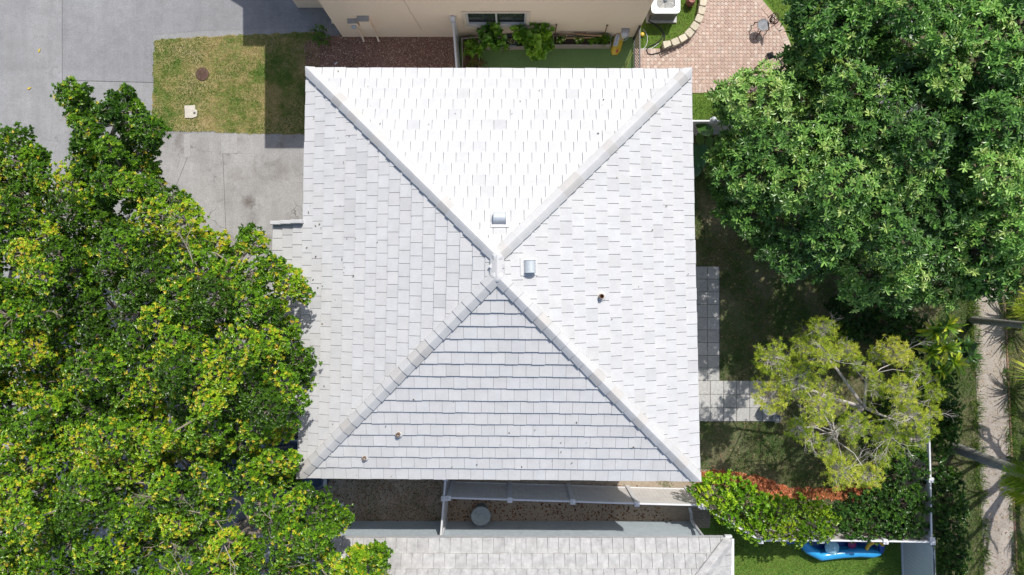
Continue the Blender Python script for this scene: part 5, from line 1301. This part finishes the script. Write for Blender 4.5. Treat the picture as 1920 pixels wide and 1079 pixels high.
# strap-leaved plants, palms
def strap_plant(name, label, cat, group, base, heads, n, L, W, pal, seed, mat=M_leaf2, up=.5, stem=.035):
    rng = np.random.default_rng(seed); bx, by = P(*base)[:2]; t = empty(name, (bx, by, 0), label, cat, group); sm = MB()
    Vs = []; Fs = []; Cs = []; off = 0
    for hx_, hy_, hz_ in heads:
        c = np.array(P(hx_, hy_, hz_)); sm.tube([(bx, by, 0), ((bx + c[0]) / 2, (by + c[1]) / 2, hz_ * .6), tuple(c)], [stem * 1.3, stem, stem * .8], 7)
        for i in range(n):
            ph = rng.uniform(0, 6.28); el = rng.uniform(-.15, 1.2); l = L * rng.uniform(.6, 1.15); wdt = W * rng.uniform(.8, 1.2)
            d = np.array([math.cos(ph) * math.cos(el), math.sin(ph) * math.cos(el), math.sin(el)]); s = np.array([-math.sin(ph), math.cos(ph), 0]); seg = 5; pts = []; p = c.copy()
            for j in range(seg + 1):
                pts.append(p.copy()); p = p + d * l / seg; d = d - np.array([0, 0, .16 + .1 * up]); d = d / np.linalg.norm(d)
            prof = [.35, .9, 1.0, .85, .55, .04]
            rows = []
            for j in range(seg + 1):
                nrm_ = np.array([0, 0, 1.]); rows += [pts[j] - s * wdt / 2 * prof[j] + nrm_ * wdt * .12 * prof[j], pts[j], pts[j] + s * wdt / 2 * prof[j] + nrm_ * wdt * .12 * prof[j]]
            Vs += rows
            cc = np.array(pal[rng.integers(0, len(pal))]) * rng.uniform(.8, 1.2)
            for j in range(seg):
                for q in range(2):
                    a = off + j * 3 + q; Fs.append((a, a + 1, a + 4, a + 3)); Cs.append(cc)
            off += 3 * (seg + 1)
    np_mesh('leaves', np.array(Vs), np.array(Fs), np.array(Cs), mat, t); sm.build('stem', M_bark, t, smooth=True)
    return t
YG = [(.40,.50,.02),(.52,.56,.03),(.25,.40,.02),(.14,.28,.02),(.07,.17,.015)]
strap_plant('strap_leaf_plant', 'yellow green strap leaved plant beside the path, upper of the pair', 'plant', 'strap leaved plants beside the far path', (1742, 628), [(1752, 622, 1.5), (1775, 612, 1.7), (1740, 640, 1.2)], 26, .55, .10, YG, 501)
strap_plant('strap_leaf_plant', 'bright yellow centred strap leaved plant next to the feathery tree, lower of the pair', 'plant', 'strap leaved plants beside the far path', (1750, 668), [(1745, 660, 1.5), (1772, 652, 1.7), (1790, 680, 1.3), (1765, 695, 1.2)], 26, .55, .10, YG, 502)
strap_plant('strap_leaf_plant', 'darker strap leaved plant closest to the edge of the far path', 'plant', 'strap leaved plants beside the far path', (1808, 660), [(1808, 650, 1.1), (1815, 668, 1.0)], 18, .5, .11, [(.04, .10, .02), (.06, .14, .025)], 503)
# broad paddle leaves by the roof edge
def paddle_plant(name, label, base, leaves, pal, seed, group=None, cat='plant'):
    rng = np.random.default_rng(seed); bx, by = P(*base)[:2]; t = empty(name, (bx, by, 0), label, cat, group); st = MB()
    for (px_, py_, z, ang, L, W, tilt) in leaves:
        c = Vector(P(px_, py_, z)); u = Vector((math.cos(ang), math.sin(ang), -tilt)).normalized(); s = Vector((-math.sin(ang), math.cos(ang), 0)); nn = u.cross(s); nn = nn if nn.z > 0 else -nn
        m = MB(); seg = 8; prof = [0.05, .62, .9, 1.0, .97, .86, .66, .36, .02]
        for j in range(seg + 1):
            f = j / seg; q = c + u * L * (f - .5) - Vector((0, 0, .25 * L * f * f))
            for w_ in (-1, -.5, 0, .5, 1): m.v.append(tuple(q + s * W / 2 * w_ * prof[j] + nn * (W * (.10 * abs(w_) + .02 * math.sin(j * 3 + w_ * 9)))))
        cc = np.array(pal[rng.integers(0, len(pal))]) * rng.uniform(.85, 1.15); cc = tuple(float(v) for v in cc)
        for j in range(seg):
            for q in range(4): a = j * 5 + q; m.f.append((a, a + 1, a + 6, a + 5)); m.c.append(cc)
        m.build('leaf', M_leaf2, t, smooth=True, fix=False); e = c - u * L * .5
        st.tube([(bx, by, 0), ((bx + e.x) / 2, (by + e.y) / 2, z * .7), tuple(e)], [.028, .02, .012], 6)
    st.build('stem', plain('green_stem', (.12, .17, .05), .6), t, smooth=True); return t
PG = [(.05, .13, .02), (.07, .16, .02), (.10, .20, .025)]
paddle_plant('broad_leaf_plant', 'plant with broad glossy leaves at the right eave by the white fence', (1322, 262), [(1322, 243, 1.7, 2.4, .62, .40, .3), (1313, 262, 1.3, -.9, .5, .3, .5), (1310, 232, 1.2, 1.4, .4, .26, .4), (1345, 262, 1.2, -.2, .35, .25, .4), (1330, 268, 1.2, -1.3, .45, .28, .5)], PG, 601)
paddle_plant('broad_leaf_plant', 'dim plant with one very large leaf in shade at the right eave', (1308, 315), [(1314, 293, 1.0, -1.25, .85, .62, .3), (1303, 280, .8, 2.0, .55, .4, .4), (1306, 320, .6, -1.8, .5, .35, .4)], [(.05, .13, .05), (.06, .15, .06)], 602)

def palm(label, base, top_px, ztop, nf, L, pal, rad, seed):
    rng = np.random.default_rng(seed); bx, by = P(*base)[:2]; t = empty('palm_tree', (bx, by, 0), label, 'palm tree', 'palms along the far path'); tp = Vector(P(*top_px, ztop)); b = Vector((bx, by, -.05))
    tr_ = MB(); n = 46; pts = []; rr_ = []
    for i in range(n + 1):
        f = i / n; pts.append(b.lerp(tp, f)); rr_.append(rad * (1.25 - .4 * f if f < .3 else 1.13 - .25 * (f - .3)) * (1.0 if i % 2 else 1.05))
    tr_.tube(pts, rr_, 14); tr_.build('trunk', M_palmbark, t, smooth=True)
    sh = MB(); sh.tube([tp, tp + Vector((0, 0, .5)), tp + Vector((0, 0, .8))], [rad * .75, rad * .6, rad * .2], 10); sh.build('crown_shaft', plain('palm_green', (.12, .20, .05), .5), t, smooth=True)
    for k in range(nf):
        Vs = []; Fs = []; Cs = []; off = 0
        ph = 2.39996 * k + rng.uniform(-.2, .2); el = rng.uniform(-.1, 1.1); d = np.array([math.cos(ph) * math.cos(el), math.sin(ph) * math.cos(el), math.sin(el)]); p = np.array(tp) + np.array([0, 0, .6]); s = np.array([-math.sin(ph), math.cos(ph), 0]); seg = 26; stem_ = MB(); sp_ = []
        for j in range(seg + 1):
            sp_.append(p.copy()); p = p + d * L / seg; d = d - np.array([0, 0, .045 + .02 * (j / seg)]); d /= np.linalg.norm(d)
        cc = np.array(pal[rng.integers(0, len(pal))])
        for j in range(3, seg + 1):
            f = j / seg; ll = L * .34 * math.sin(math.pi * min(1, .15 + f * .85)) ** .7 + .05
            dj = sp_[j] - sp_[j - 1]; dj /= np.linalg.norm(dj)
            for sg in (-1, 1):
                for q in range(2):
                    base_ = sp_[j] - dj * q * L / seg / 2; ld = s * sg * .75 + dj * .75 + np.array([0, 0, rng.uniform(-.05, .35)]); ld /= np.linalg.norm(ld); wv = np.cross(ld, [0, 0, 1.]); wv /= np.linalg.norm(wv); w2 = .016
                    Vs += [base_, base_ + ld * ll * .45 + wv * w2, base_ + ld * ll - np.array([0, 0, ll * .22]), base_ + ld * ll * .45 - wv * w2]; Fs += [(off, off + 1, off + 2), (off, off + 2, off + 3)]; c1 = cc * rng.uniform(.8, 1.25); Cs += [c1, c1]; off += 4
        fr = np_mesh('frond', np.array(Vs), np.array(Fs), np.array(Cs), M_needle, t)
        m = MB(); m.tube([tuple(q) for q in sp_[::3]], [.022 * (1 - .8 * i / 9) for i in range(len(sp_[::3]))], 5, None, False); m.build('midrib', plain('rib_green', (.20, .22, .06), .5) if k == 0 else bpy.data.materials['rib_green'], fr)
    return t
PAL = [(.14,.26,.03),(.22,.34,.035),(.34,.42,.04),(.46,.48,.05)]
palm('tall palm with grey ringed trunk leaning out over the far path near the lower right', (1786, 838), (1985, 912), 4.6, 20, 1.75, PAL, .145, 701)
palm('palm with thin shaded trunk crossing the far path at mid height', (1822, 600), (1995, 618), 4.9, 20, 1.75, PAL, .095, 702)
palm('palm at the bottom right corner with only frond tips in the picture', (1905, 1090), (2010, 1165), 4.0, 18, 1.8, PAL, .12, 703)
strap_plant('spiky_plant', 'spiky grassy plant at the right edge beside the far path', 'plant', None, (1938, 575), [(1935, 560, .9), (1945, 590, .8)], 60, 1.0, .05, PAL, 704, M_needle)
strap_plant('spiky_plant', 'spiky grassy plant at the right edge, level with the feathery tree', 'plant', None, (1950, 715), [(1950, 708, .9)], 64, 1.0, .05, PAL, 705, M_needle)

# leafless tree whose branches throw their shadow on the far path
lt = empty('leafless_tree', (17.9, -4.9, 0), 'leafless branching tree beyond the right edge', 'tree')
r = random.Random(77); tm = MB(); tm.tube([(17.9, -4.9, -.05), (17.85, -4.7, 1.4), (17.8, -4.4, 2.6)], [.30, .26, .22], 10); tm.build('trunk', M_bark, lt, smooth=True)
bm_ = MB()
for k in range(9):
    a = 2 * math.pi * k / 9 + r.uniform(-.2, .2); d = Vector((math.cos(a) * .85, math.sin(a) * 1.0, .55)).normalized(); spray(bm_, Vector((17.8, -4.4, 2.5)), d, 1.75, .15, 4, r)
bm_.build('branches', M_bark, lt, fix=False)

# shrubs against the beige house
SHB = [(.08,.20,.02),(.13,.28,.025),(.19,.36,.03),(.26,.44,.04)]
def shrub(name, label, base, poly, zl, zt, rpx, pal, seed, L, W, tw, k=7, group=None, **kw):
    a = dict(hed); a.update(dict(k=k)); a.update(kw); return make_tree(name, label, 'shrub', group, base, poly, zl, zt, rpx, pal, seed, a.pop('mat'), a.pop('bark'), L, W, twigs=tw, **a)
shrub('leafy_shrub', 'leafy green shrub in front of the double window, left half', (920, 82), [(905, 82), (900, 62), (912, 45), (925, 40), (940, 55), (940, 78), (928, 90), (912, 92)], .7, 1.5, (8, 18), SHB, 801, .16, .12, 16, shape=6)
shrub('leafy_shrub', 'tall leafy shrub with big round leaves right of the double window', (1000, 80), [(992, 60), (998, 25), (1008, 20), (1015, 40), (1032, 60), (1036, 80), (1020, 100), (1002, 108), (988, 92), (965, 58), (972, 50)], .6, 2.0, (8, 18), SHB, 802, .17, .14, 17, shape=6)
shrub('potted_sprig', 'small yellow green sprig hanging over the planter under the window', (944, 82), [(938, 80), (950, 80), (952, 94), (940, 96)], .35, .5, (6, 10), SHB[2:], 803, .11, .07, 8)
shrub('leafy_shrub', 'light green long leaved shrub inside the beige pipe frame', (884, 92), [(870, 80), (884, 74), (899, 80), (900, 98), (886, 106), (872, 98)], .35, .7, (8, 16), SHB[1:], 804, .20, .07, 14, shape=6)
shrub('reddish_shrub', 'olive and reddish shrub at the roof edge beside the pipe frame', (893, 122), [(870, 122), (885, 108), (905, 110), (918, 122), (912, 140), (874, 140)], .35, .6, (8, 16), [(.12, .14, .03), (.20, .18, .05), (.28, .15, .06), (.09, .13, .03)], 805, .09, .04, 26)
shrub('leafy_shrub', 'bright little shrub on the mulch at the corner of the beige house', (598, 72), [(584, 54), (602, 50), (618, 66), (618, 82), (600, 84), (586, 72)], .3, .6, (8, 16), [(.09, .19, .02), (.15, .27, .025), (.2, .32, .03)], 806, .07, .035, 34)
for i, (a, b, lb) in enumerate(((1052, 75, 'flowering plant at the left end of the long planter'), (1085, 76, 'white flowered plant in the middle of the long planter'), (1112, 78, 'low leafy plant right of the middle of the long planter'), (1130, 76, 'grassy plant at the right end of the long planter by the yellow bag'))):
    rng = np.random.default_rng(900 + i); c = np.array(P(a, b, .36)); t = empty('flower_plant', (c[0], c[1], .27), lb, 'plant', 'plants in the long planter')
    n = 26; dv = dirs(n, rng, .5); V, Fc, per = rosettes(c + dv * rng.uniform(.03, .14, (n, 1)) * np.array([1.4, .8, .8]), norm(dv + [0, 0, .5]), 5, rng, .09 if i < 3 else .22, .045 if i < 3 else .015, (.4, 1.3))
    cc = np.array(SHB)[rng.integers(0, 4, n * 5)] * .9; np_mesh('leaves', V, Fc, np.repeat(cc, per, 0), M_leaf, t)
    if i in (0, 1):
        for q in range(6): 
            p_ = c + np.array([rng.uniform(-.18, .18), rng.uniform(-.12, .1), rng.uniform(.08, .16)]); MB().lathe(p_, [(.0, -.015), (.024, 0), (.018, .016), (.0, .018)], 7, None).build('flower', plain('cream_petal', (.62, .56, .34), .6) if 'cream_petal' not in bpy.data.materials else bpy.data.materials['cream_petal'], t, smooth=True)
rng = np.random.default_rng(950); c = np.array(P(958, 78, .42)); t = empty('flower_plant', (*P(958, 78, .37)[:2], .37), 'plant with many tiny white flowers in the slate tub', 'plant'); n = 40
V, Fc, per = rosettes(c + rng.uniform(-1, 1, (n, 3)) * [.13, .11, .05], dirs(n, rng, .8), 5, rng, .06, .03); np_mesh('leaves', V, Fc, np.repeat(np.array(HD)[rng.integers(0, 4, n * 5)], per, 0), M_leaf, t)
m = MB()
for q in range(26): m.lathe(c + np.array([rng.uniform(-.14, .14), rng.uniform(-.12, .12), rng.uniform(.04, .10)]), [(.0, -.008), (.016, 0), (.0, .01)], 6)
m.build('flowers', bpy.data.materials['cream_petal'], t, 'stuff')
